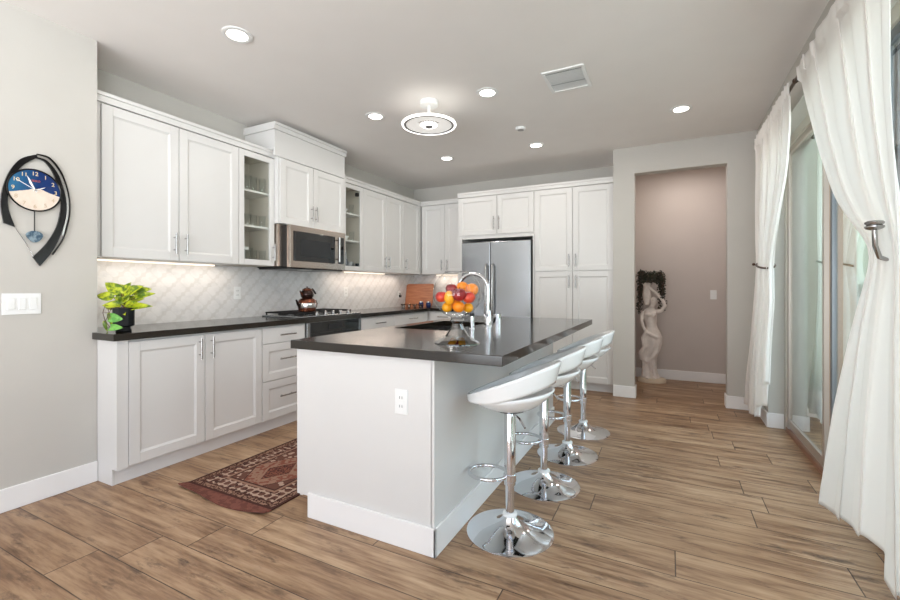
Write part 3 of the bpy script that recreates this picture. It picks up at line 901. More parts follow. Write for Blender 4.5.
# sink
t = thing('kitchen_sink', ((SX0 + SX1) / 2, (SY0 + SY1) / 2, .68), 'stainless undermount sink set in the island countertop beside the faucet', 'sink')
mb = MB(); e = .012; b = .66
mb.box((SX0 - e, SY0 - e, b), (SX1 + e, SY1 + e, b + .006)); mb.box((SX0 - e, SY0 - e, b + .006), (SX0 - .002, SY1 + e, .8795)); mb.box((SX1 + .002, SY0 - e, b + .006), (SX1 + e, SY1 + e, .8795))
mb.box((SX0 - .002, SY0 - e, b + .006), (SX1 + .002, SY0 - .002, .8795)); mb.box((SX0 - .002, SY1 + .002, b + .006), (SX1 + .002, SY1 + e, .8795)); mb.build('basin', M['dsteel'], t)
MB().lathe([(.045, b + .0065), (.045, b + .010), (.030, b + .008), (.001, b + .008)], ((SX0 + SX1) / 2, (SY0 + SY1) / 2), 20).build('drain', M['chrome'], t, smooth=True)

# faucet
FX, FY = -1.138, 2.83
t = thing('kitchen_faucet', (FX, FY, ZCT), 'chrome gooseneck faucet standing on the island behind the sink', 'faucet')
MB().lathe([(.030, ZCT), (.030, ZCT + .006), (.024, ZCT + .012), (.022, ZCT + .11), (.018, ZCT + .12)], (FX, FY), 20).build('base', M['chrome'], t, smooth=True)
pts = [(FX, FY, ZCT + .1205), (FX, FY, ZCT + .27)]
for k in range(1, 13):
    a = PI * k / 12; pts.append((FX - .115 + .115 * math.cos(a), FY, ZCT + .27 + .105 * math.sin(a)))
pts.append((FX - .235, FY, ZCT + .24))
MB().tube(pts, .0135, 14).build('neck', M['chrome'], t, smooth=True)
MB().cyl((FX - .235, FY, ZCT + .239), (FX - .245, FY, ZCT + .15), .018, .021).build('spray_head', M['chrome'], t, smooth=True)
mb = MB(); mb.cyl((FX + .0, FY - .018, ZCT + .085), (FX, FY - .045, ZCT + .085), .013); mb.cyl((FX, FY - .045, ZCT + .085), (FX + .01, FY - .055, ZCT + .17), .006); mb.build('lever', M['chrome'], t, smooth=True)
# soap dispenser
DX, DY = -1.175, 2.64
t = thing('soap_dispenser', (DX, DY, ZCT), 'short chrome soap dispenser with black top beside the faucet', 'soap dispenser')
MB().lathe([(.020, ZCT), (.020, ZCT + .004), (.015, ZCT + .008), (.015, ZCT + .085)], (DX, DY), 16).build('body', M['chrome'], t, smooth=True)
mb = MB().lathe([(.017, ZCT + .0855), (.017, ZCT + .105), (.008, ZCT + .11)], (DX, DY), 16); mb.tube([(DX, DY, ZCT + .100), (DX - .04, DY, ZCT + .104), (DX - .052, DY, ZCT + .092)], .006, 8); mb.build('pump', M['black'], t, smooth=True)
t = thing('sponge_cup', (-1.155, 3.06, ZCT), 'small chrome cup on the island beyond the faucet', 'cup')
MB().lathe([(.030, ZCT), (.031, ZCT + .08), (.028, ZCT + .08), (.027, ZCT + .006), (.001, ZCT + .006)], (-1.155, 3.06), 20, cap=False).build('cup', M['chrome'], t, smooth=True)
MB().lathe([(.001, ZCT + .0002), (.030, ZCT + .0001)], (-1.155, 3.06), 20, cap=False).build('cup_base', M['copper'], t)

# ---- footed glass bowl and its fruit
GX, GY = -.945, 1.94
t = thing('footed_glass_bowl', (GX, GY, ZCT), 'clear footed glass bowl holding fruit at the near end of the island', 'bowl')
foot = [(.112, ZCT), (.112, ZCT + .004), (.095, ZCT + .014), (.060, ZCT + .034), (.036, ZCT + .070), (.024, ZCT + .098), (.030, ZCT + .104), (.036, ZCT + .112), (.030, ZCT + .122), (.034, ZCT + .130)]
mb = MB().lathe(foot, (GX, GY), 12); mb.build('foot', M['footglass'], t)
bz = ZCT + .131; prof = []
RB = .122; bc = bz + .118
for k in range(19):
    a = -PI / 2 + .16 + (PI - .16 - .52) * k / 18
    prof.append((RB * math.cos(a) * 1.0, bc + RB * 1.0 * math.sin(a)))
mb = MB().lathe([(.001, prof[0][1])] + prof, (GX, GY), 40, cap=False); bo = mb.build('bowl', M['bowlglass'], t, smooth=True)
rr, rz = prof[-1]
MB().tube([(GX + rr * math.cos(2 * PI * i / 40), GY + rr * math.sin(2 * PI * i / 40), rz) for i in range(40)], .0028, 8, closed=True).build('rim', M['solidglass'], t, smooth=True)

cr, sr = math.cos(math.atan(219 / 431.)), math.sin(math.atan(219 / 431.))
def at_bowl(px, dz, back):  # px metres to the viewer's right, back metres away
    return (GX + px * cr - back * sr, GY + px * sr + back * cr, bc + dz)
fruits = [
 ('apple', 'apple', .030, (-.078, -.018, -.02), 'red apple at the far left of the glass bowl'),
 ('mango', 'mango', .027, (-.040, -.022, -.062), 'upright yellow-orange mango left of centre in the glass bowl'),
 ('apple', 'plum', .035, (.008, -.006, -.066), 'large dark red apple in the middle of the glass bowl'),
 ('apple', 'apple', .031, (.056, -.020, -.050), 'bright red apple right of the dark red one in the bowl'),
 ('orange', 'orange', .033, (.074, .018, .012), 'orange at the upper right of the glass bowl'),
 ('orange', 'orange', .030, (.006, -.066, -.054), 'orange at the bottom centre of the glass bowl, nearest the viewer'),
 ('orange', 'mango', .027, (-.050, -.070, -.012), 'small orange at the lower left of the glass bowl'),
 ('orange', 'orange', .030, (.026, .030, .012), 'orange on top of the fruit pile in the glass bowl'),
 ('apple', 'plum', .028, (-.030, .022, .012), 'dark red apple at the back left of the fruit pile'),
 ('orange', 'mango', .026, (.054, -.072, -.010), 'small orange at the lower right of the glass bowl'),
 ('orange', 'orange', .030, (-.008, -.056, .045), 'orange low in the back of the glass bowl'),
 ('apple', 'apple', .030, (.020, -.006, .066), 'red apple at the far back of the glass bowl')]
for nm, mt, r, (px, dz, bk), lab in fruits:
    c = at_bowl(px, dz, bk)
    f = thing(nm, (c[0], c[1], c[2] - r), lab, nm, 'fruit in the glass bowl')
    if nm == 'apple':
        mb = MB(); n = 18; pr_ = []
        for k in range(13):
            a = -PI / 2 + PI * k / 12; q = r * (math.cos(a) * 1.04); zz = r * .93 * math.sin(a) - (r * .22 * max(0, 1 - abs(q) / (r * .45)) ** 1.3 if a > 0 else -r * .1 * max(0, 1 - abs(q) / (r * .4)))
            pr_.append((max(q, .0006), c[2] + zz))
        mb.lathe(pr_, (c[0], c[1]), n); mb.build('flesh', M[mt], f, smooth=True)
        MB().tube([(c[0], c[1], c[2] + r * .6), (c[0] + .002, c[1], c[2] + r * 1.05)], .0015, 6).build('stem', M['stem'], f)
    elif nm == 'mango':
        MB().ball(c, r, .92, .92, 1.28).build('flesh', M[mt], f, smooth=True)
        MB().cyl((c[0], c[1], c[2] + r * 1.25), (c[0], c[1], c[2] + r * 1.36), .002).build('stem', M['stem'], f)
    else:
        MB().ball(c, r, 1, 1, .93).build('flesh', M[mt], f, smooth=True)
        MB().cyl((c[0], c[1], c[2] + r * .90), (c[0], c[1], c[2] + r * .95), .003, n=6).build('stem', M['stem'], f)

# outlet on the island
def outlet(name, c, axis, label, cat, kind='outlet', gang=1):
    """plate centred at c, facing 'axis' (x+ or y-)"""
    if axis == 'x': mp = lambda u, o, z: (c[0] + o, c[1] + u, c[2] + z)
    else: mp = lambda u, o, z: (c[0] + u, c[1] - o, c[2] + z)
    t = thing(name, (c[0], c[1], c[2] - .058), label, cat)
    w = .035 + .023 * (gang - 1)
    mb = MB(); pbox(mb, mp, -w, w, .0003, .006, -.058, .058, .002); pl = mb.build('plate', M['plate'], t)
    for g in range(gang):
        u = (g - (gang - 1) / 2) * .046
        if kind == 'outlet':
            for z in (.02, -.02):
                mb = MB(); pbox(mb, mp, u - .016, u + .016, .0062, .0075, z - .014, z + .014, .001); s = mb.build('socket', M['plate'], t)
                mb = MB(); pbox(mb, mp, u - .008, u - .005, .0076, .0078, z - .006, z + .006); pbox(mb, mp, u + .005, u + .008, .0076, .0078, z - .006, z + .006)
                mb.build('slot', M['slot'], s)
        else:
            mb = MB(); pbox(mb, mp, u - .016, u + .016, .0062, .011, -.032, .032, .002); mb.build('rocker', M['plate'], t)
    return t
outlet('wall_outlet', (-1.108, IY0, .672), 'y', 'white outlet on the front panel of the island', 'outlet')
outlet('wall_outlet', (XW + .01, 2.66, 1.155), 'x', 'white outlet on the backsplash left of the cooktop', 'outlet')
outlet('wall_outlet', (XW + .01, 4.16, 1.155), 'x', 'white outlet on the backsplash just right of the cooktop', 'outlet')
outlet('wall_outlet', (XW + .01, 5.34, 1.10), 'x', 'white outlet on the backsplash near the corner, with a black plug in it', 'outlet')
mb = MB(); mb.box((XW + .0182, 5.322, 1.062), (XW + .045, 5.358, 1.098), .004); mb.cyl((XW + .03, 5.34, 1.098), (XW + .03, 5.34, 1.125), .005)
o = mb.build('black_plug', M['black']); tag(o, 'black charger plug in the backsplash outlet near the corner', 'plug')
outlet('light_switch', (XL, 1.048, 1.113), 'x', 'white three-gang light switch on the wall below the clock', 'light switch', 'switch', 3)
outlet('light_switch', (.50, 6.36, 1.115), 'y', 'small white light switch on the hallway back wall', 'light switch', 'switch', 1)

# ================================================================ BAR STOOLS
def make_stool():
    t = thing('bar_stool', (0, 0, 0), 'x', 'stool', 'white and chrome bar stools along the island')
    MB().lathe([(.213, 0), (.213, .004), (.20, .008), (.16, .014), (.115, .024), (.078, .038), (.052, .054), (.038, .070), (.032, .082)], n=48).build('base', M['chrome'], t, smooth=True)
    mb = MB().lathe([(.036, .0825), (.036, .092), (.030, .096)], n=24); mb.build('collar', M['plate'], t, smooth=True)
    MB().lathe([(.0215, .0965), (.0215, .232)], n=24).build('piston', M['chrome'], t, smooth=True)
    MB().lathe([(.028, .2325), (.028, .598), (.026, .602)], n=24).build('post', M['chrome'], t, smooth=True)
    # oval footrest ring clamped to the post, on the island side
    mb = MB(); mb.tube([(-.115 + .098 * math.cos(2 * PI * i / 32), .088 * math.sin(2 * PI * i / 32), .268) for i in range(32)], .0095, 10, closed=True)
    mb.lathe([(.030, .250), (.032, .252), (.032, .284), (.030, .286)], n=20); mb.build('footrest', M['chrome'], t, smooth=True)
    MB().tube([(.02, -.01, .585), (.06, -.04, .575), (.10, -.075, .545)], .005, 8).build('lever', M['chrome'], t, smooth=True)
    # dished seat
    rim = lambda c: .655 + .062 * (1 + c) / 2
    def bowl(u, v):
        a = 2 * PI * u; c_, s_ = math.cos(a), math.sin(a)
        rad = (.193 + .010 * c_) * v
        return (rad * c_ * 1.03, rad * s_ * 1.02, .608 + (rim(c_) - .608) * (v ** 2.6))
    mb = MB(); mb.grid(bowl, 48, 14, closed_u=True)
    bmesh.ops.remove_doubles(mb.bm, verts=mb.bm.verts, dist=.0008)
    s = mb.build('seat', M['stoolw'], t, smooth=True, solid=.010, offs=-1)
    # wrap-round back band rising from the front lip
    def band(u, v):
        a = 2 * PI * u; c_, s_ = math.cos(a), math.sin(a); k = (1 + c_) / 2
        zl = rim(c_) - .012 + .042 * max(0, c_ + .1) ** 1.2
        zu = .668 + .185 * k ** 1.05
        flare = .198 + .010 * k + (.026 * k) * v
        return (flare * c_ * 1.04, flare * s_ * 1.0, zl + (zu - zl) * v)
    mb = MB(); mb.grid(band, 56, 7, closed_u=True); mb.build('backrest', M['stoolw'], t, smooth=True, solid=.011, offs=0)
    mb = MB().lathe([(.075, .600), (.075, .604), (.03, .6045)], n=24); mb.build('seat_mount', M['black'], t)
    return t
st = make_stool()
labs = ['white bar stool nearest the viewer, at the near end of the island', 'second white bar stool from the near end of the island',
        'third white bar stool from the near end, beyond the middle of the island', 'farthest white bar stool, nearest the pantry cabinet']
for k, (x, y) in enumerate(((-.70, 2.03), (-.68, 2.605), (-.655, 3.16), (-.640, 3.72))):
    o = st if k == 0 else copy_tree(st)
    o.location = (x, y, 0); o['label'] = labs[k]; o.rotation_euler.z = R((0, 4, -3, 5)[k])

# ================================================================ WALL CLOCK
def PXL(x, y, X=XL):
    d = ((x - 450) / 431., -(y - 288) / 431.)
    dx, dy, dz = d[0] * cr - sr, d[0] * sr + cr, d[1]; k = X / dx
    return (dy * k, 1.2 + dz * k)
CY0, CZ0 = 1.097, 1.746
XCk = XL + .001
t = thing('wall_clock', (XCk, CY0, 1.33), 'black curved pendulum wall clock with a blue and white dial on the left wall', 'clock')
def yz(pts): return pts
def strip(name, outer, inner, x0, x1, m):
    """smooth closed band between two (y,z) curves, with thickness"""
    def cr_(p, n=60):
        out = []
        for i in range(n):
            f = i / (n - 1) * (len(p) - 1); k = min(int(f), len(p) - 2); u = f - k
            P = [p[max(k - 1, 0)], p[k], p[k + 1], p[min(k + 2, len(p) - 1)]]
            out.append(tuple(.5 * (2 * P[1][j] + (P[2][j] - P[0][j]) * u + (2 * P[0][j] - 5 * P[1][j] + 4 * P[2][j] - P[3][j]) * u * u + (3 * P[1][j] - P[0][j] - 3 * P[2][j] + P[3][j]) * u ** 3) for j in range(2)))
        return out
    a, b_ = cr_(outer), cr_(inner); mb = MB(); n = len(a)
    V_ = [[mb.bm.verts.new((x, q[0], q[1])) for q in l] for l in (a, b_) for x in (x0, x1)]
    a0, a1, b0, b1 = V_
    for i in range(n - 1):
        mb.bm.faces.new((a1[i], a1[i + 1], b1[i + 1], b1[i])); mb.bm.faces.new((a0[i], b0[i], b0[i + 1], a0[i + 1]))
        mb.bm.faces.new((a0[i], a0[i + 1], a1[i + 1], a1[i])); mb.bm.faces.new((b0[i], b1[i], b1[i + 1], b0[i + 1]))
    mb.bm.faces.new((a0[0], a1[0], b1[0], b0[0])); mb.bm.faces.new((a0[-1], b0[-1], b1[-1], a1[-1]))
    return mb.build(name, m, t)
px = lambda *l: [PXL(*p) for p in l]
strip('frame_left', px((3, 223), (0, 205), (2, 188), (9, 171), (20, 159), (34, 155)), px((14, 227), (7.5, 208), (8, 190), (14, 175), (23, 165), (35, 158.5)), XCk, XCk + .012, M['lacq'])
strip('frame_right', px((34, 155), (46, 159), (57, 174), (64, 195), (65.5, 213), (60, 234), (51, 252), (39, 266)),
      px((35, 158.5), (45, 163), (54, 177), (59.5, 196), (60, 208), (56, 226), (46, 243), (32, 257)), XCk, XCk + .013, M['lacq'])
strip('silver_inlay', px((36, 155.4), (48, 160), (59.5, 175), (66.4, 195), (67.2, 214), (62, 236)), px((36, 157.4), (47, 162), (58.3, 177), (64.2, 196), (65.2, 213.5), (60.5, 235)), XCk + .0135, XCk + .016, M['sil'])
strip('outer_rim', px((36, 154), (49, 158), (61, 173), (68, 195), (69, 215), (63, 238), (52, 255)), px((36, 155.2), (48, 159.8), (60.2, 175), (67.0, 195), (67.8, 214.5), (62.4, 237), (51.4, 254)), XCk, XCk + .014, M['lacq'])
RD = .1125
mb = MB(); n = 56
mb.prism([(RD * math.cos(2 * PI * i / n), RD * math.sin(2 * PI * i / n)) for i in range(n)], lambda a, b: (XCk + .001, CY0 + a, CZ0 + b), lambda a, b: (XCk + .019, CY0 + a, CZ0 + b))
dial = mb.build('dial', M['dial'], t, loc=(XCk, CY0, CZ0))
MB().tube([(XCk + .019, CY0 + (RD + .002) * math.cos(2 * PI * i / n), CZ0 + (RD + .002) * math.sin(2 * PI * i / n)) for i in range(n)], .0045, 8, closed=True).build('bezel', M['lacq'], t, smooth=True)
# text stands in the y-z plane facing +x
RT = Matrix(((0, 0, 1), (1, 0, 0), (0, 1, 0)))
for h in range(1, 13):
    a = PI / 2 - 2 * PI * h / 12; r = .091
    # seen from the room (+x), larger y is to the right
    text_mesh(str(h), .030, M['numeral'] if h in (9, 10, 11, 12, 1, 2, 3) else M['numeral2'], 'numeral', dial, (XCk + .0200, CY0 + r * math.cos(a), CZ0 + r * math.sin(a)), RT)
text_mesh('SEIKO', .014, M['red'], 'lettering', dial, (XCk + .0200, CY0 + .004, CZ0 + .052), RT)
def hand(ang, ln, w, z, m=M['white'], nm='hand'):
    a = PI / 2 - R(ang); mb = MB(); c_, s_ = math.cos(a), math.sin(a)
    pts = [(-.012, -w * .6), (ln * .75, -w), (ln, 0), (ln * .75, w), (-.012, w * .6)]
    f = lambda X: (lambda u, v: (X, CY0 + u * c_ - v * s_, CZ0 + u * s_ + v * c_))
    mb.prism(pts, f(XCk + z), f(XCk + z + .0012)); mb.build(nm, m, dial)
hand(332, .058, .0045, .0215); hand(335, .082, .0035, .0230); hand(62, .050, .0022, .0245)
hand(300, .10, .0016, .0260)
MB().cyl((XCk + .019, CY0, CZ0), (XCk + .029, CY0, CZ0), .005).build('hub', M['sil'], dial)
MB().box((XCk + .012, CY0 - .0025, 1.515), (XCk + .015, CY0 + .0025, CZ0 - RD)).build('pendulum_rod', M['slot'], t)
mb = MB(); bobp = [(.036 * math.cos(a) * (1.0), .036 * math.sin(a) * .9) for a in [2 * PI * i / 20 for i in range(20)]]
bobp = [(p[0] * (1 if p[1] > 0 else 1 - .25 * abs(p[1]) / .032), p[1] * 1.25 if p[1] < 0 else p[1] * .75) for p in bobp]
mb.prism(bobp, lambda a, b: (XCk + .008, CY0 + a, 1.495 + b), lambda a, b: (XCk + .020, CY0 + a, 1.495 + b)); mb.build('pendulum_bob', M['bob'], t)
MB().tube([(XCk + .006, *PXL(14, 227)), (XCk + .004, *PXL(22, 238)), (XCk + .004, *PXL(30, 251)), (XCk + .006, *PXL(33, 257))], .0022, 8).build('back_wire', M['sil'], t)

# ================================================================ RUG
RX, RY = -2.635, 1.555
mb = MB()
def rugf(u, v):
    x = .73 * u; y = 2.9 * v; z = .007
    e = max(0, 1 - y / .10)
    z += .012 * e * (math.sin(u * 6.5 + .6) * .5 + .5) * e
    y += e * (.010 * math.sin(u * 7) - .010 * u + .035 * u ** 6 + .03 * (1 - u) ** 8)
    return (RX + x - .02 * e * (1 - u), RY + y, z)
mb.grid(rugf, 30, 160)
o = mb.build('runner_rug', M['rug'], loc=(RX, RY, 0), solid=.006, offs=-1)
tag(o, 'red and brown patterned persian runner rug on the floor between island and cabinets', 'rug')

# ================================================================ COUNTER THINGS
# potted plant
PX_, PY_, PZ = -3.085, 1.50, ZCT
t = thing('potted_plant', (PX_, PY_, PZ), 'yellow-green leafy pothos in a black square pot at the near end of the left countertop', 'plant')
def sqring(mb, prof, c, rotz, n=4):
    rings = []
    for r, z in prof:
        rr = []
        for i in range(n * 4):
            a = 2 * PI * i / (n * 4); ca, sa = math.cos(a), math.sin(a)
            k = 1 / max(abs(ca), abs(sa)); k = min(k, 1.30); x, y = r * ca * k, r * sa * k
            rr.append(mb.bm.verts.new((c[0] + x * math.cos(rotz) - y * math.sin(rotz), c[1] + x * math.sin(rotz) + y * math.cos(rotz), z)))
        rings.append(rr)
    N = n * 4
    for a, b in zip(rings, rings[1:]):
        for i in range(N):
            j = (i + 1) % N; mb.bm.faces.new((a[i], a[j], b[j], b[i]))
    mb.bm.faces.new(rings[0][::-1]); mb.bm.faces.new(rings[-1])
mb = MB(); sqring(mb, [(.040, PZ), (.042, PZ + .004), (.036, PZ + .030), (.056, PZ + .038), (.058, PZ + .150), (.050, PZ + .150), (.050, PZ + .140)], (PX_, PY_), R(-26)); mb.build('pot', M['potblack'], t)
mb = MB(); sqring(mb, [(.049, PZ + .1402), (.049, PZ + .142)], (PX_, PY_), R(-26)); mb.build('soil', M['soil'], t)
def leaf(mb, base, d, L, W, up=(0, 0, 1), curl=.25, fold=.18, heart=.0):
    d = Vector(d).normalized(); up = Vector(up); sd = d.cross(up).normalized(); nm = sd.cross(d).normalized(); base = Vector(base)
    nu, nv = 7, 9
    def f(u, v):
        w = W * (math.sin(PI * min(1, v * .93 + .07) ** (.62)) ** .85) if heart == 0 else W * max(0, math.sin(PI * (v * .9 + .1) ** .55)) ** .8
        w = max(w, .0004)
        q = (u - .5) * 2
        back = -heart * L * abs(q) * (1 - v) ** 3
        p = base + d * (L * v + back) + sd * (q * w / 2) + nm * (abs(q) * w * fold - curl * L * v * v)
        return tuple(p)
    mb.grid(f, nu, nv)
top = Vector((PX_, PY_, PZ + .14))
fol = MB(); stems = MB()
rt = Vector((cr, sr, 0)); bkd = Vector((-sr, cr, 0)); upv = Vector((0, 0, 1))
def off(px, dz, bk=0): return Vector((PX_, PY_, PZ)) + rt * px + bkd * bk + upv * dz
random.seed(11)
# (tip position relative to the pot: right, up, away), length, width
lv = [((.125, .275, .0), .14, .075), ((.185, .235, .02), .12, .045), ((.175, .150, .0), .16, .050), ((.02, .315, .03), .085, .055), ((-.075, .245, .02), .12, .06),
      ((-.135, .295, .0), .13, .065), ((-.165, .235, -.02), .11, .06), ((-.10, .175, -.05), .10, .05), ((.05, .125, -.07), .14, .045), ((.065, .245, -.03), .12, .06),
      ((-.02, .215, -.05), .09, .05), ((.09, .21, .06), .10, .055), ((-.08, .295, .05), .10, .06), ((.14, .275, .05), .11, .06), ((-.15, .15, .02), .10, .045), ((.0, .25, .08), .10, .055),
      ((-.12, .20, .06), .10, .05), ((.11, .18, -.03), .10, .04)]
for (px_, dz, bk), L, W in lv:
    tip = off(px_, dz, bk); dr = (tip - off(0, .15, 0)); dr.z *= .42; dr.normalize()
    b_ = tip - dr * L
    stems.tube([off(random.uniform(-.02, .02), .141, random.uniform(-.02, .02)), (b_ + top) / 2 + Vector((0, 0, .02)), b_], .0022, 6)
    leaf(fol, b_, dr + Vector((0, 0, random.uniform(-.05, .22))), L, W * 1.15, up=(-bkd * 1.5 + upv).normalized(), curl=.12)
for (px_, dz, bk), L, W in [((-.065, .10, -.03), .09, .03), ((-.085, .05, -.04), .07, .028)]:
    b_ = off(px_, dz + .02, bk); stems.tube([off(-.03, .145, -.02), off(-.085, .17, -.04), off(-.10, .12, -.04), b_], .0022, 6)
    leaf(fol, b_, (0.05, 0, -1), L, W, up=-bkd)
stems.build('stems', M['stem'], t, smooth=True); fol.build('foliage', M['pothos'], t, smooth=True, solid=.0012)
hl = MB(); leaf(hl, off(-.022, .092, -.075), rt + upv * -.12, .075, .058, up=-bkd + upv * .1, curl=.02, fold=.06, heart=.22)
leaf(hl, off(-.022, .032, -.078), rt + upv * -.04, .078, .046, up=-bkd + upv * .5, curl=-.02, fold=.06, heart=.1)
o = hl.build('hanging_leaves', M['heart'], t, smooth=True, solid=.0015); o['label'] = 'fresh green heart-shaped leaves in front of the pot'
mb = MB(); mb.tube([off(.01, .155, -.05), off(-.04, .15, -.075), off(-.025, .095, -.078)], .002, 6); mb.tube([off(-.03, .15, -.06), off(-.055, .07, -.076), off(-.024, .033, -.080)], .002, 6); mb.build('vine', M['stem'], t)

# cutting board leaning in the corner
mb = MB(); n = 8; out = []
Wb, Hb, rc = .465, .335, .03
for cx_, cz_, a0 in ((Wb / 2 - rc, rc, -90), (Wb / 2 - rc, Hb - rc, 0), (-Wb / 2 + rc, Hb - rc, 90), (-Wb / 2 + rc, rc, 180)):
    for k in range(n): a = R(a0 + 90 * k / (n - 1)); out.append((cx_ + rc * math.cos(a), cz_ + rc * math.sin(a)))
ln = R(10)
BXc, BYc = -3.322, 5.50
mb.prism(out, lambda u, v: (BXc + u, BYc + v * math.sin(ln) + .008, ZCT + .007 + v * math.cos(ln)), lambda u, v: (BXc + u, BYc + v * math.sin(ln) - .010, ZCT + .0005 + v * math.cos(ln)))
o = mb.build('cutting_board', M['board']); tag(o, 'reddish wooden cutting board leaning against the backsplash in the kitchen corner', 'cutting board')
for k, (x, y, nm) in enumerate(((-3.19, 5.36, 'left'), (-3.08, 5.38, 'right'))):
    t = thing('blue_jar', (x, y, ZCT), 'dark blue glass jar in front of the cutting board, the %s of two' % nm, 'jar', 'blue jars by the cutting board')
    MB().lathe([(.026, ZCT), (.034, ZCT + .01), (.036, ZCT + .05), (.028, ZCT + .07)], (x, y), 20).build('body', M['blue'], t, smooth=True)
    MB().lathe([(.030, ZCT + .0702), (.030, ZCT + .082), (.006, ZCT + .088)], (x, y), 20).build('lid', M['sil'], t, smooth=True)
for k, x in enumerate((-3.42, -3.33, -3.24, -3.15)):
    y = 5.24 + .01 * k
    o = MB().lathe([(.020, ZCT), (.022, ZCT + .004), (.012, ZCT + .014), (.030, ZCT + .028), (.040, ZCT + .045), (.036, ZCT + .045), (.026, ZCT + .031), (.001, ZCT + .020)], (x, y), 16).build('glass_dish', M['solidglass'], smooth=True)
    tag(o, 'clear footed glass dish before the cutting board, %s of four' % ('leftmost', 'second from left', 'third from left', 'rightmost')[k], 'dish', 'glass dishes by the cutting board')

# ---- glassware and dishes inside the glass-front cabinets
def tumbler(x, y, z, r, h, label, m='bowlglass', nm='drinking_glass', cat='glass', grp='glassware in the left glass cabinet'):
    o = MB().lathe([(.001, z + .003), (r * .8, z + .001), (r, z + h)], (x, y), 18, cap=False).build(nm, M[m], smooth=True, solid=.003, offs=0)
    return tag(o, label, cat, grp)
zb, zm, zt_ = ZU + .0185, 1.7535, 2.0635
for sh, zz, hh in (('bottom', zb, .12), ('middle', zm, .10), ('top', zt_, .13)):
    for k, y in enumerate((2.51, 2.58, 2.655, 2.73)):
        tumbler(-3.33 + .02 * (k % 2), y, zz + .001, .030, hh, '%s drinking glass on the %s shelf of the cabinet left of the microwave' % (('leftmost', 'second', 'third', 'rightmost')[k], sh))
for k, y in enumerate((2.545, 2.62, 2.695)):
    tumbler(-3.44, y, zb + .001, .032, .15, '%s tall glass in the back row, bottom shelf of the left glass cabinet' % ('left', 'middle', 'right')[k])
o = MB().box((-3.40, 2.575, zb + .125), (-3.395, 2.655, zb + .155)); o.box((-3.4, 2.61, zb + .001), (-3.395, 2.62, zb + .125)); o = o.build('name_card', M['white']); tag(o, 'little white card standing among the glasses in the left glass cabinet', 'card')
# right glass cabinet
o = MB().lathe([(.045, zb + .001), (.062, zb + .02), (.066, zb + .10), (.040, zb + .17), (.030, zb + .19)], (-3.37, 3.87), 20).build('blue_pitcher', M['blue'], smooth=True); tag(o, 'blue pitcher on the bottom shelf of the glass cabinet right of the microwave', 'pitcher')
o = MB().lathe([(.035, zb + .001), (.05, zb + .05), (.042, zb + .09)], (-3.36, 4.0), 18).build('grey_jug', M['greyring'], smooth=True); tag(o, 'small grey jug beside the blue pitcher in the right glass cabinet', 'jug')
for k, (y, zz, lab) in enumerate(((3.90, zm, 'stacked white bowl on the middle shelf of the right glass cabinet'), (3.88, zt_, 'white bowl on the top shelf of the right glass cabinet'))):
    o = MB().lathe([(.03, zz + .001), (.04, zz + .004), (.075, zz + .05), (.072, zz + .05), (.035, zz + .009), (.001, zz + .008)], (-3.38, y), 20).build('white_bowl', M['white'], smooth=True); tag(o, lab, 'bowl', 'bowls in the right glass cabinet')
tumbler(-3.33, 4.0, zm + .001, .03, .11, 'clear glass beside the bowl on the middle shelf of the right cabinet', grp='glassware in the right glass cabinet')
tumbler(-3.33, 3.99, zt_ + .001, .03, .11, 'clear glass beside the bowl on the top shelf of the right cabinet', grp='glassware in the right glass cabinet')

# ================================================================ CEILING FITTINGS
wheres = ['closest to the clock wall and the viewer', 'just left of the ring lamp', 'right of the ring lamp, nearest the air vent',
          'far left, before the kitchen corner', 'far, before the refrigerator wall', 'in front of the hallway opening']
for k, (x, y) in enumerate(((-2.34, 1.75), (-2.345, 3.14), (-1.275, 3.16), (-2.35, 4.54), (-1.277, 4.56), (.092, 4.2))):
    t = thing('recessed_light', (x, y, CZ - .012), 'round white recessed ceiling light ' + wheres[k], 'ceiling light', 'recessed ceiling lights')
    mb = MB(); mb.lathe([(.058, CZ - .0005), (.088, CZ - .0005), (.088, CZ - .005), (.070, CZ - .010), (.060, CZ - .006)], (x, y), 32, cap=False); mb.build('trim_ring', M['plate'], t, smooth=True)
    MB().lathe([(.059, CZ - .0045), (.059, CZ - .0055)], (x, y), 28).build('lens', M['light'], t)
    area('recessed_lamp', (0, 0, -.006), (0, 0, 0), .11, .11, LAMP_POWER, (1, .93, .86), shape='DISK', parent=t)
o = area('hallway_lamp', (.15, 5.75, CZ - .03), (0, 0, 0), .12, .12, 6.5, (1, .90, .83), shape='DISK')

# ring lamp
LX, LY = -1.765, 3.09
t = thing('ring_ceiling_lamp', (LX, LY, 2.53), 'round white ring-shaped led ceiling lamp with a central hub, hanging over the kitchen', 'ceiling lamp')
MB().lathe([(.075, CZ - .001), (.075, CZ - .035), (.070, CZ - .040), (.02, CZ - .042)], (LX, LY), 28).build('canopy', M['plate'], t, smooth=True)
MB().cyl((LX, LY, 2.575), (LX, LY, CZ - .042), .012).build('rod', M['plate'], t)
mb = MB()
for k in range(3):
    a = 2 * PI * k / 3 + .4; mb.cyl((LX, LY, 2.60), (LX + .19 * math.cos(a), LY + .19 * math.sin(a), 2.567), .006, n=8)
mb.build('arm', M['plate'], t)
zl = 2.55
MB().lathe([(.208, zl - .010), (.211, zl - .014), (.222, zl - .013), (.226, zl - .004), (.222, zl + .004), (.208, zl + .005), (.208, zl - .010)], (LX, LY), 64, cap=False).build('led_ring', M['ring'], t, smooth=True)
MB().lathe([(.188, zl - .012), (.2075, zl - .012), (.2075, zl + .004), (.188, zl + .004), (.188, zl - .012)], (LX, LY), 64, cap=False).build('grey_ring', M['greyring'], t, smooth=True)
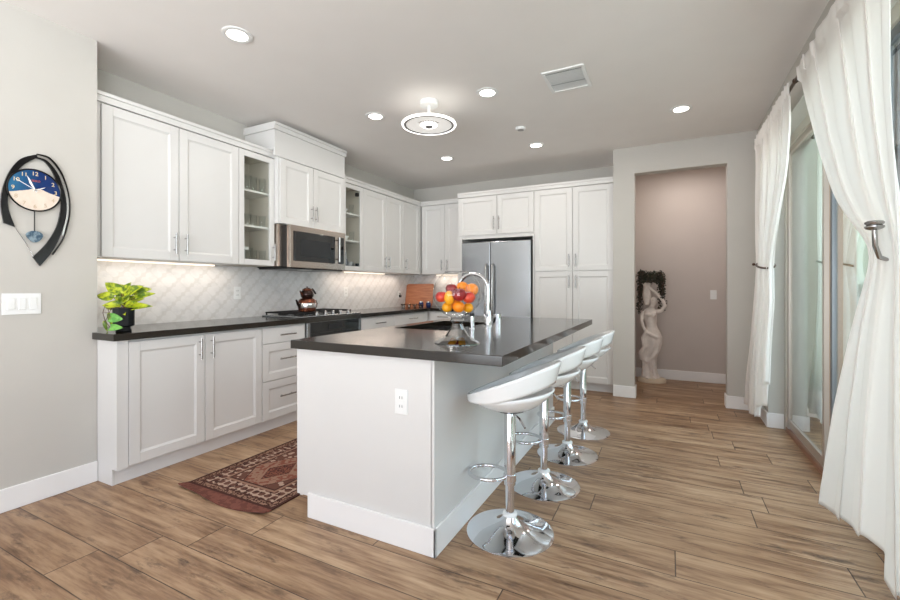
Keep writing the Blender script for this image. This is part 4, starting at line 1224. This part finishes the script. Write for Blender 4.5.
MB().lathe([(.001, zl - .006), (.07, zl - .006), (.1875, zl - .008), (.1875, zl + .004), (.001, zl + .004)], (LX, LY), 64, cap=False).build('diffuser', M['acryl'], t, smooth=True)
MB().lathe([(.001, zl - .020), (.060, zl - .018), (.072, zl - .0065)], (LX, LY), 40, cap=False).build('glow_disc', M['ring'], t, smooth=True)
MB().lathe([(.001, zl - .027), (.028, zl - .026), (.032, zl - .0195)], (LX, LY), 32, cap=False).build('hub', M['greyring'], t, smooth=True)
sl = MB()
for k in range(9):
    a = -PI / 2 + R(27 - 52 + 13 * k); c_, s_ = math.cos(a), math.sin(a)
    sl.tube([(LX + .085 * c_, LY + .085 * s_, zl - .0075), (LX + .105 * c_, LY + .105 * s_, zl - .0060)], .003, 6)
sl.build('vent_slots', M['slot'], t)
area('ring_lamp_light', (0, 0, -.03), (0, 0, 0), .42, .42, 7, (1, .95, .9), shape='DISK', parent=t)

# air vent
t = thing('air_vent', (-.67, 3.225, CZ - .012), 'rectangular white louvred air vent in the ceiling', 'air vent')
vx0, vx1, vy0, vy1 = -.82, -.52, 3.045, 3.40
mb = MB(); fw = .026
mb.box((vx0, vy0, CZ - .010), (vx1, vy0 + fw, CZ - .0005), .002); mb.box((vx0, vy1 - fw, CZ - .010), (vx1, vy1, CZ - .0005), .002)
mb.box((vx0, vy0 + fw, CZ - .010), (vx0 + fw, vy1 - fw, CZ - .0005), .002); mb.box((vx1 - fw, vy0 + fw, CZ - .010), (vx1, vy1 - fw, CZ - .0005), .002); mb.build('frame', M['plate'], t)
MB().box((vx0 + fw, vy0 + fw, CZ - .002), (vx1 - fw, vy1 - fw, CZ - .0006)).build('backing', M['plate'], t)
for k in range(13):
    y = vy0 + fw + .014 + k * .0225
    mb = MB(); mb.prism([(0, -.009), (.016, -.004), (.016, -.0025), (0, -.0075)], lambda a, b: (vx0 + fw, y + a - .008, CZ + b - .001), lambda a, b: (vx1 - fw, y + a - .008, CZ + b - .001)); mb.build('louvre', M['greyring'] if k in (0, 8) else M['plate'], t)
t = thing('smoke_detector', (-1.27, 4.0, CZ - .025), 'small round smoke detector on the ceiling', 'smoke detector')
MB().lathe([(.050, CZ - .0005), (.050, CZ - .010), (.042, CZ - .022), (.012, CZ - .024)], (-1.27, 4.0), 28).build('housing', M['plate'], t, smooth=True)
MB().lathe([(.030, CZ - .0243), (.018, CZ - .0262), (.001, CZ - .0265)], (-1.27, 4.0), 24).build('sensor', M['greyring'], t, smooth=True)

# under-cabinet light
area('under_cabinet_lamp', (-3.42, 2.0, ZU - .012), (0, 0, 0), .06, 1.1, 2.4, (1, .89, .78))
area('under_cabinet_lamp', (-3.42, 4.55, ZU - .012), (0, 0, 0), .06, 1.4, 3.2, (1, .84, .72))
area('under_cabinet_lamp', (-2.85, 5.68, ZU - .012), (0, 0, 0), .6, .04, 1.2, (1, .82, .68))

# ================================================================ SLIDING DOOR
fx0, fx1 = .875, .995
mb = MB()
mb.box((fx0, YD - .055, .0), (fx1, YD - .001, ZT - .001)); mb.box((fx0, .901, .0), (fx1, .95, ZT - .001)); mb.box((fx0, .95, ZT - .075), (fx1, YD - .055, ZT - .001))
struct('door_1_frame', mb, M['frame'])
mb = MB()
mb.box((.872, .951, .0), (.998, YD - .056, .018), .003); mb.box((.872, .951, .018), (.880, YD - .056, .034), .003); mb.box((.922, .951, .018), (.930, YD - .056, .040), .002)
struct('door_1_track', mb, M['copper'])
def slider(y0, y1, x, label_m, k):
    mb = MB(); w = .034
    mb.box((x, y0, .042), (x + .03, y0 + w, ZT - .076), .003); mb.box((x, y1 - w, .042), (x + .03, y1, ZT - .076), .003)
    mb.box((x, y0 + w, .042), (x + .03, y1 - w, .042 + .065), .003); mb.box((x, y0 + w, ZT - .076 - .05), (x + .03, y1 - w, ZT - .076), .003)
    o = struct('door_%d' % k, mb, label_m)
    g = bx((x + .012, y0 + w, .107), (x + .018, y1 - w, ZT - .126)).build('glass_pane', M['glass'], o)
    return o
slider(3.555, 4.508, .886, M['copperf'], 2)
slider(2.66, 3.575, .922, M['alum'], 3)
slider(1.78, 2.70, .886, M['alum'], 4)
slider(.955, 1.80, .922, M['alum'], 5)

# ---- curtain rod
XRod, ZRod = .700, 2.488
t = thing('curtain_rod', (XRod, 2.8, ZRod), 'dark bronze curtain rod above the sliding door', 'curtain rod')
MB().cyl((XRod, .75, ZRod), (XRod, 4.64, ZRod), .0105).build('rod', M['bronze'], t, smooth=True)
for y in (.72, 4.66): MB().ball((XRod, y, ZRod), .024).build('finial', M['bronze'], t, smooth=True)
for y in (.95, 3.36, 4.60):
    mb = MB(); mb.cyl((XRod + .008, y, ZRod), (XR - .005, y, ZRod), .007); mb.box((XR - .006, y - .018, ZRod - .04), (XR - .0005, y + .018, ZRod + .03), .002); mb.tube([(XRod + .012 * math.cos(a), y, ZRod + .013 * math.sin(a)) for a in [2 * PI * i / 14 for i in range(14)]], .004, 6, closed=True)
    mb.build('bracket', M['bronze'], t, smooth=True)

def interp(st, z):
    st = sorted(st)
    if z <= st[0][0]: return st[0][1:]
    if z >= st[-1][0]: return st[-1][1:]
    for a, b in zip(st, st[1:]):
        if a[0] <= z <= b[0]:
            u = (z - a[0]) / (b[0] - a[0])
            return tuple(p + (q - p) * u for p, q in zip(a[1:], b[1:]))

def curtain(name, ztop, hem, st, folds, label, seed, nu=300, nv=110):
    """st: z, y at u=0, y at u=1, fold depth, x of the mid plane"""
    rnd = random.Random(seed); ph = [rnd.uniform(0, 6.28) for _ in range(6)]
    # smooth the stations
    def sm(z):
        acc = None
        for d_, wgt in ((-.09, 1), (-.045, 2), (0, 3), (.045, 2), (.09, 1)):
            v = interp(st, z + d_); acc = [x * wgt for x in v] if acc is None else [p + q * wgt for p, q in zip(acc, v)]
        return [a / 9 for a in acc]
    def hemz(u):
        for a, b in zip(hem, hem[1:]):
            if a[0] <= u <= b[0]: return a[1] + (b[1] - a[1]) * (u - a[0]) / (b[0] - a[0])
        return hem[-1][1]
    def f(u, v):
        z = ztop + (hemz(u) - ztop) * v
        y0, y1, amp, xm = sm(z)
        uu = u + .010 * math.sin(9 * u + ph[0] + z) + .006 * math.sin(23 * u + ph[1])
        a = 2 * PI * folds * uu
        lo = max(0, 1 - v * 1.0)
        x = xm - .008 + amp * (math.sin(a + .5 * math.sin(z * 1.3 + ph[2])) * .75 + .35 * math.sin(a * .47 + ph[3] + z * .9)) 
        y = y0 + (y1 - y0) * u + .12 * (y1 - y0) / folds * math.sin(2 * a + ph[4])
        # heading gathered on the rod
        if v < .045: x = XRod - .021 + .005 * math.sin(a * 2.3) + .004 * math.sin(a * 5.1)
        return (min(x, XR - .012), y, z + (.006 * math.sin(a) if v == 0 else 0))
    mb = MB(); mb.grid(f, nu, nv)
    t = thing(name, (XRod, (st[0][1] + st[0][2]) / 2, .05), label, 'curtain', 'white curtains at the sliding door')
    mb.build('drape', M['fabric'], t, smooth=True, solid=.0016)
    return t
curtain('curtain', 2.515, [(0, .12), (.30, .10), (.52, .10), (.56, .20), (.74, .26), (.78, .43), (1, .50)],
        [(2.53, 4.60, 3.415, .010, .690), (2.27, 4.60, 3.418, .016, .70), (1.97, 4.60, 3.50, .022, .70), (1.60, 4.57, 3.84, .028, .70), (1.39, 4.53, 3.99, .030, .70),
         (1.10, 4.60, 3.88, .032, .69), (.72, 4.74, 3.91, .034, .675), (.40, 4.88, 3.93, .034, .67), (.10, 4.98, 3.95, .034, .67)], 7,
        'far white curtain gathered by a dark tieback beside the hallway wall', 3)
curtain('curtain', 2.515, [(0, .10), (.25, .155), (.45, .21), (.62, .23), (.66, .125), (.8, .15), (1, .19)],
        [(2.53, 3.20, 2.02, .006, .690), (2.26, 3.09, 2.02, .012, .70), (1.92, 2.87, 2.01, .016, .70), (1.63, 2.63, 1.98, .016, .70), (1.485, 2.43, 1.955, .018, .70), (1.41, 2.29, 1.94, .018, .70), (1.36, 2.20, 1.94, .018, .70),
         (1.30, 2.22, 1.93, .018, .70), (1.02, 2.40, 1.90, .022, .70), (.64, 2.585, 1.86, .024, .70), (.10, 2.79, 1.80, .020, .70)], 3.6,
        'near white curtain held back by a chrome holdback at the right edge', 5)
# dark rope tie round the far curtain
t = thing('curtain_tieback', (.70, 4.26, 1.40), 'dark cord tieback around the far white curtain', 'tieback')
mb = MB(); pts = []
for i in range(40):
    a = 2 * PI * i / 40; pts.append((.700 + .048 * math.cos(a) - .004, 4.27 + .245 * math.sin(a), 1.385 + .03 * math.sin(a) + .012 * math.cos(a)))
mb.tube([(min(p[0], .752), p[1], p[2]) for p in pts], .008, 8, closed=True); mb.build('cord', M['bronze'], t, smooth=True)
MB().ball((.640, 4.42, 1.40), .012).build('knot', M['bronze'], t, smooth=True)
# holdback of the near curtain
t = thing('curtain_holdback', (.70, 2.17, 1.36), 'brushed metal holdback with a round disc holding the near curtain', 'holdback')
MB().tube([(XR - .001, 2.10, 1.29), (.71, 2.09, 1.295), (.668, 2.06, 1.31), (.650, 2.04, 1.35), (.648, 2.04, 1.408)], .0080, 12).build('arm', M['nickel'], t, smooth=True)
mb = MB(); mb.lathe([(.012, 1.405), (.022, 1.409), (.027, 1.414), (.027, 1.419), (.021, 1.422), (.026, 1.427), (.027, 1.432), (.022, 1.437), (.002, 1.439)], (.648, 2.04), 28); mb.build('disc', M['nickel'], t, smooth=True)
MB().cyl((XR - .006, 2.10, 1.29), (XR - .0002, 2.10, 1.29), .026).build('wall_plate', M['nickel'], t, smooth=True)

# ================================================================ STATUE IN THE HALLWAY
SXs, SYs = -.195, 6.10
t = thing('statue', (SXs, SYs, 0), 'white stone statue of a draped woman carrying an urn, standing in the hallway', 'statue')
MB().lathe([(.165, 0), (.165, .035), (.155, .05), (.14, .055)], (SXs, SYs), 40, sy=.72).build('plinth', M['cream'], t, smooth=True)
mb = MB()
rings = [  # z, dx, dy, rx, ry, fold
 (.052, -.02, 0, .115, .095, .016), (.10, -.02, 0, .085, .08, .016), (.18, -.025, 0, .072, .07, .014), (.27, -.03, 0, .075, .07, .012), (.36, -.03, 0, .088, .075, .010),
 (.45, -.01, 0, .105, .082, .008), (.54, .005, 0, .112, .088, .006), (.62, .008, 0, .112, .085, .004), (.69, .002, 0, .092, .072, .003), (.75, -.005, 0, .070, .058, .001),
 (.80, -.012, 0, .066, .055, 0), (.86, -.02, 0, .078, .060, 0), (.92, -.024, -.004, .084, .062, 0), (.97, -.024, 0, .082, .052, 0), (1.005, -.02, 0, .055, .045, 0), (1.025, -.004, 0, .032, .034, 0), (1.06, .008, 0, .028, .03, 0)]
n = 40; FS = .93
R_ = []
for z, dx, dy, rx, ry, fo in rings:
    R_.append([mb.bm.verts.new((SXs + dx + (rx + fo * math.sin(9 * 2 * PI * i / n + z * 5)) * math.cos(2 * PI * i / n), SYs + dy + (ry + fo * math.sin(9 * 2 * PI * i / n + z * 5)) * math.sin(2 * PI * i / n), z)) for i in range(n)])
for a, b in zip(R_, R_[1:]):
    for i in range(n): mb.bm.faces.new((a[i], a[(i + 1) % n], b[(i + 1) % n], b[i]))
mb.bm.faces.new(R_[0][::-1]); mb.bm.faces.new(R_[-1])
for v_ in mb.bm.verts: v_.co.z *= FS
S = lambda x, y, z: (SXs + x, SYs + y, z * FS)
mb.ball(S(.018, -.008, 1.10), .048, .82, .92, 1.15)                     # head
mb.ball(S(.020, .014, 1.115), .049, .92, .9, 1.0); mb.ball(S(.03, .05, 1.09), .022)   # hair and bun
mb.ball(S(.018, -.054, 1.095), .010, .8, 1, 1.5)                         # nose
mb.ball(S(-.052, -.052, .925), .034); mb.ball(S(.018, -.052, .925), .034)  # bust
mb.tube([S(.055, 0, .965), S(.115, -.02, .985), S(.148, -.03, 1.05), S(.125, -.03, 1.12), S(.07, -.02, 1.20), S(.005, -.025, 1.26)], [.030, .027, .024, .022, .018, .016], 12)
mb.ball(S(-.01, -.03, 1.275), .019, 1, .7, 1.2)
for k in range(4): mb.tube([S(-.015 + .004 * k, -.035, 1.262 + .012 * k), S(-.035, -.045, 1.266 + .012 * k), S(-.050, -.048, 1.266 + .012 * k)], .0055, 6)
mb.tube([S(-.095, 0, .965), S(-.115, -.02, .90), S(-.118, -.05, .83), S(-.098, -.07, .76), S(-.070, -.07, .70)], [.030, .026, .022, .019, .016], 12)
mb.ball(S(-.065, -.07, .69), .020, 1, .8, 1.1)
# swag of drapery held at the hip and falling to the feet
mb.tube([S(-.07, -.07, .69), S(-.10, -.065, .60), S(-.085, -.07, .48), S(-.115, -.06, .40), S(-.105, -.05, .33), S(-.06, -.06, .28), S(.02, -.055, .36), S(.07, -.045, .44)], [.02, .028, .03, .042, .045, .036, .025, .018], 12)
mb.tube([S(.09, -.03, .60), S(.05, -.075, .62), S(-.02, -.085, .66), S(-.08, -.06, .70)], [.016, .022, .022, .018], 10)
mb.tube([S(-.08, -.05, .33), S(-.085, -.06, .20), S(-.09, -.06, .08)], [.035, .028, .036], 10)
mb.ball(S(.03, -.075, .065), .028, .8, 1.6, .6); mb.ball(S(-.05, -.08, .065), .028, .8, 1.6, .6)
body = mb.build('figure', M['marble'], t, smooth=True)
rm = body.modifiers.new('merge', 'REMESH'); rm.mode = 'VOXEL'; rm.voxel_size = .0065; rm.use_smooth_shade = True
smd = body.modifiers.new('soft', 'SMOOTH'); smd.factor = .6; smd.iterations = 3
t.rotation_euler.z = 0
UX, UY = SXs - .060, SYs + .0
t2 = thing('stone_urn', (UX, UY, .985), 'white stone urn carried on the shoulder of the statue', 'urn')
MB().lathe([(.022, .985), (.030, 1.0), (.046, 1.05), (.054, 1.11), (.048, 1.16), (.036, 1.195), (.044, 1.235), (.062, 1.26), (.058, 1.264), (.040, 1.25), (.001, 1.25)], (UX, UY), 24, cap=False).build('vessel', M['marble'], t2, smooth=True)
# dark trailing plant arching over the statue
t3 = thing('trailing_plant', (UX, UY, 1.2625), 'dark trailing ivy growing from the urn and hanging in an arch around the statue', 'plant')
rnd = random.Random(4); iv = MB(); vn = MB()
UX = SXs - .030
arcs = []
for k in range(26):
    side = -1 if k % 2 else 1; w = rnd.uniform(.10, .155) * (1 if side > 0 else .92); drop = rnd.uniform(.18, .55) if side < 0 else rnd.uniform(.08, .48); yy = rnd.uniform(-.05, .10)
    apex = rnd.uniform(.08, .17)
    pts = []
    for i in range(16):
        s_ = i / 15
        if s_ < .4: a = s_ / .4; p = (UX + side * w * math.sin(a * PI / 2) + .015, UY + yy * a, 1.263 + apex * math.sin(a * PI * .8))
        else: a = (s_ - .4) / .6; p = (UX + .015 + side * (w + .010 * math.sin(a * 5 + k)), UY + yy + .01 * math.sin(a * 7), 1.263 + apex * math.sin(.8 * PI) - drop * a)
        pts.append(p)
    vn.tube(pts, .0022, 5)
    for i in range(2, 16):
        for q in range(3):
            p = Vector(pts[i]) + Vector((rnd.uniform(-.016, .016), rnd.uniform(-.016, .016), rnd.uniform(-.016, .016)))
            d_ = Vector((rnd.uniform(-1, 1), rnd.uniform(-1.2, .4), rnd.uniform(-.9, .5)))
            if d_.length < .2: continue
            d_.normalize(); sd = d_.cross(Vector((.3, -1, .5))).normalized(); L = rnd.uniform(.022, .036)
            nmv = sd.cross(d_)
            vs = [iv.bm.verts.new(p + d_ * L * a + sd * L * b + nmv * c_) for a, b, c_ in ((0, 0, 0), (.35, .32, .004), (1, 0, -.003), (.35, -.32, .004))]
            iv.bm.faces.new((vs[0], vs[1], vs[2])); iv.bm.faces.new((vs[0], vs[2], vs[3]))
for q in range(620):
    a = rnd.uniform(0, 2 * PI); bq = rnd.uniform(0, 1) ** .6
    p = Vector((UX + .015 + .135 * bq * math.cos(a), UY + rnd.uniform(-.11, .09), 1.325 + .085 * bq * math.sin(a)))
    if p.z < 1.268: continue
    d_ = Vector((rnd.uniform(-1, 1), rnd.uniform(-1.2, .4), rnd.uniform(-.7, .7)))
    if d_.length < .2: continue
    d_.normalize(); sd = d_.cross(Vector((.3, -1, .5))).normalized(); L = rnd.uniform(.022, .036); nmv = sd.cross(d_)
    vs = [iv.bm.verts.new(p + d_ * L * a_ + sd * L * b + nmv * c_) for a_, b, c_ in ((0, 0, 0), (.35, .32, .004), (1, 0, -.003), (.35, -.32, .004))]
    iv.bm.faces.new((vs[0], vs[1], vs[2])); iv.bm.faces.new((vs[0], vs[2], vs[3]))
vn.build('vines', M['stem'], t3); iv.build('foliage', M['darkleaf'], t3)

# ================================================================ PATIO OUTSIDE THE DOOR
struct('floor_patio', bx((1.0, -1.0, -.12), (6.5, 9.0, -.03)), M['patio'])
struct('wall_patio_far', bx((1.0, 6.6, -.03), (6.5, 6.75, 3.0)), M['stucco2'])
o = bx((1.27, 4.95, -.03), (1.46, 5.12, 2.9), .01).build('patio_column', M['stucco']); tag(o, 'tan stucco column on the patio seen through the sliding door', 'column')
struct('wall_patio_side', bx((4.6, -1.0, -.03), (4.75, 6.6, 1.1)), M['stucco2'])
# hedge along the patio wall
rnd = random.Random(9); hb = MB()
for k in range(1500):
    x = rnd.uniform(3.9, 4.5); y = rnd.uniform(0, 6.4); z = rnd.uniform(.1, 1.5); L = rnd.uniform(.06, .14)
    d_ = Vector((rnd.uniform(-1, 1), rnd.uniform(-1, 1), rnd.uniform(-.4, 1))).normalized(); sd = d_.cross(Vector((.2, .4, 1))).normalized(); p = Vector((x, y, z))
    vs = [hb.bm.verts.new(p + d_ * L * a + sd * L * b) for a, b in ((0, 0), (.4, .35), (1, 0), (.4, -.35))]; hb.bm.faces.new(vs)
for y in [i * .45 + .1 for i in range(14)]: hb.tube([(4.2, y, -.03), (4.2 + .05, y, .8), (4.2, y + .1, 1.4)], [.03, .02, .008], 6)
o = hb.build('hedge', M['hedge']); o['kind'] = 'stuff'; tag(o, 'green hedge along the patio wall outside the glass door', 'hedge')
# tall planter beyond the column
t = thing('patio_planter', (1.66, 5.56, -.03), 'pale round planter on a tall stand with leafy plant, seen through the glass door', 'planter')
MB().lathe([(.15, -.03), (.15, 0), (.06, .06), (.045, .5), (.05, .88), (.09, .93)], (1.66, 5.56), 24).build('stand', M['wicker'], t, smooth=True)
MB().lathe([(.05, .931), (.12, .97), (.16, 1.05), (.17, 1.11), (.155, 1.11), (.13, 1.06), (.001, 1.05)], (1.66, 5.56), 32, cap=False).build('bowl', M['cushion'], t, smooth=True)
rnd = random.Random(2); pb = MB()
for k in range(60):
    a = rnd.uniform(0, 2 * PI); rr_ = rnd.uniform(.02, .13); d_ = Vector((math.cos(a) * rr_ * 4, math.sin(a) * rr_ * 4, rnd.uniform(.6, 1.2)))
    leaf(pb, (1.66 + rr_ * math.cos(a), 5.56 + rr_ * math.sin(a), 1.06), d_, rnd.uniform(.18, .32), .05, up=(math.cos(a + 2), math.sin(a + 2), .2))
pb.build('foliage', M['hedge'], t, smooth=True)
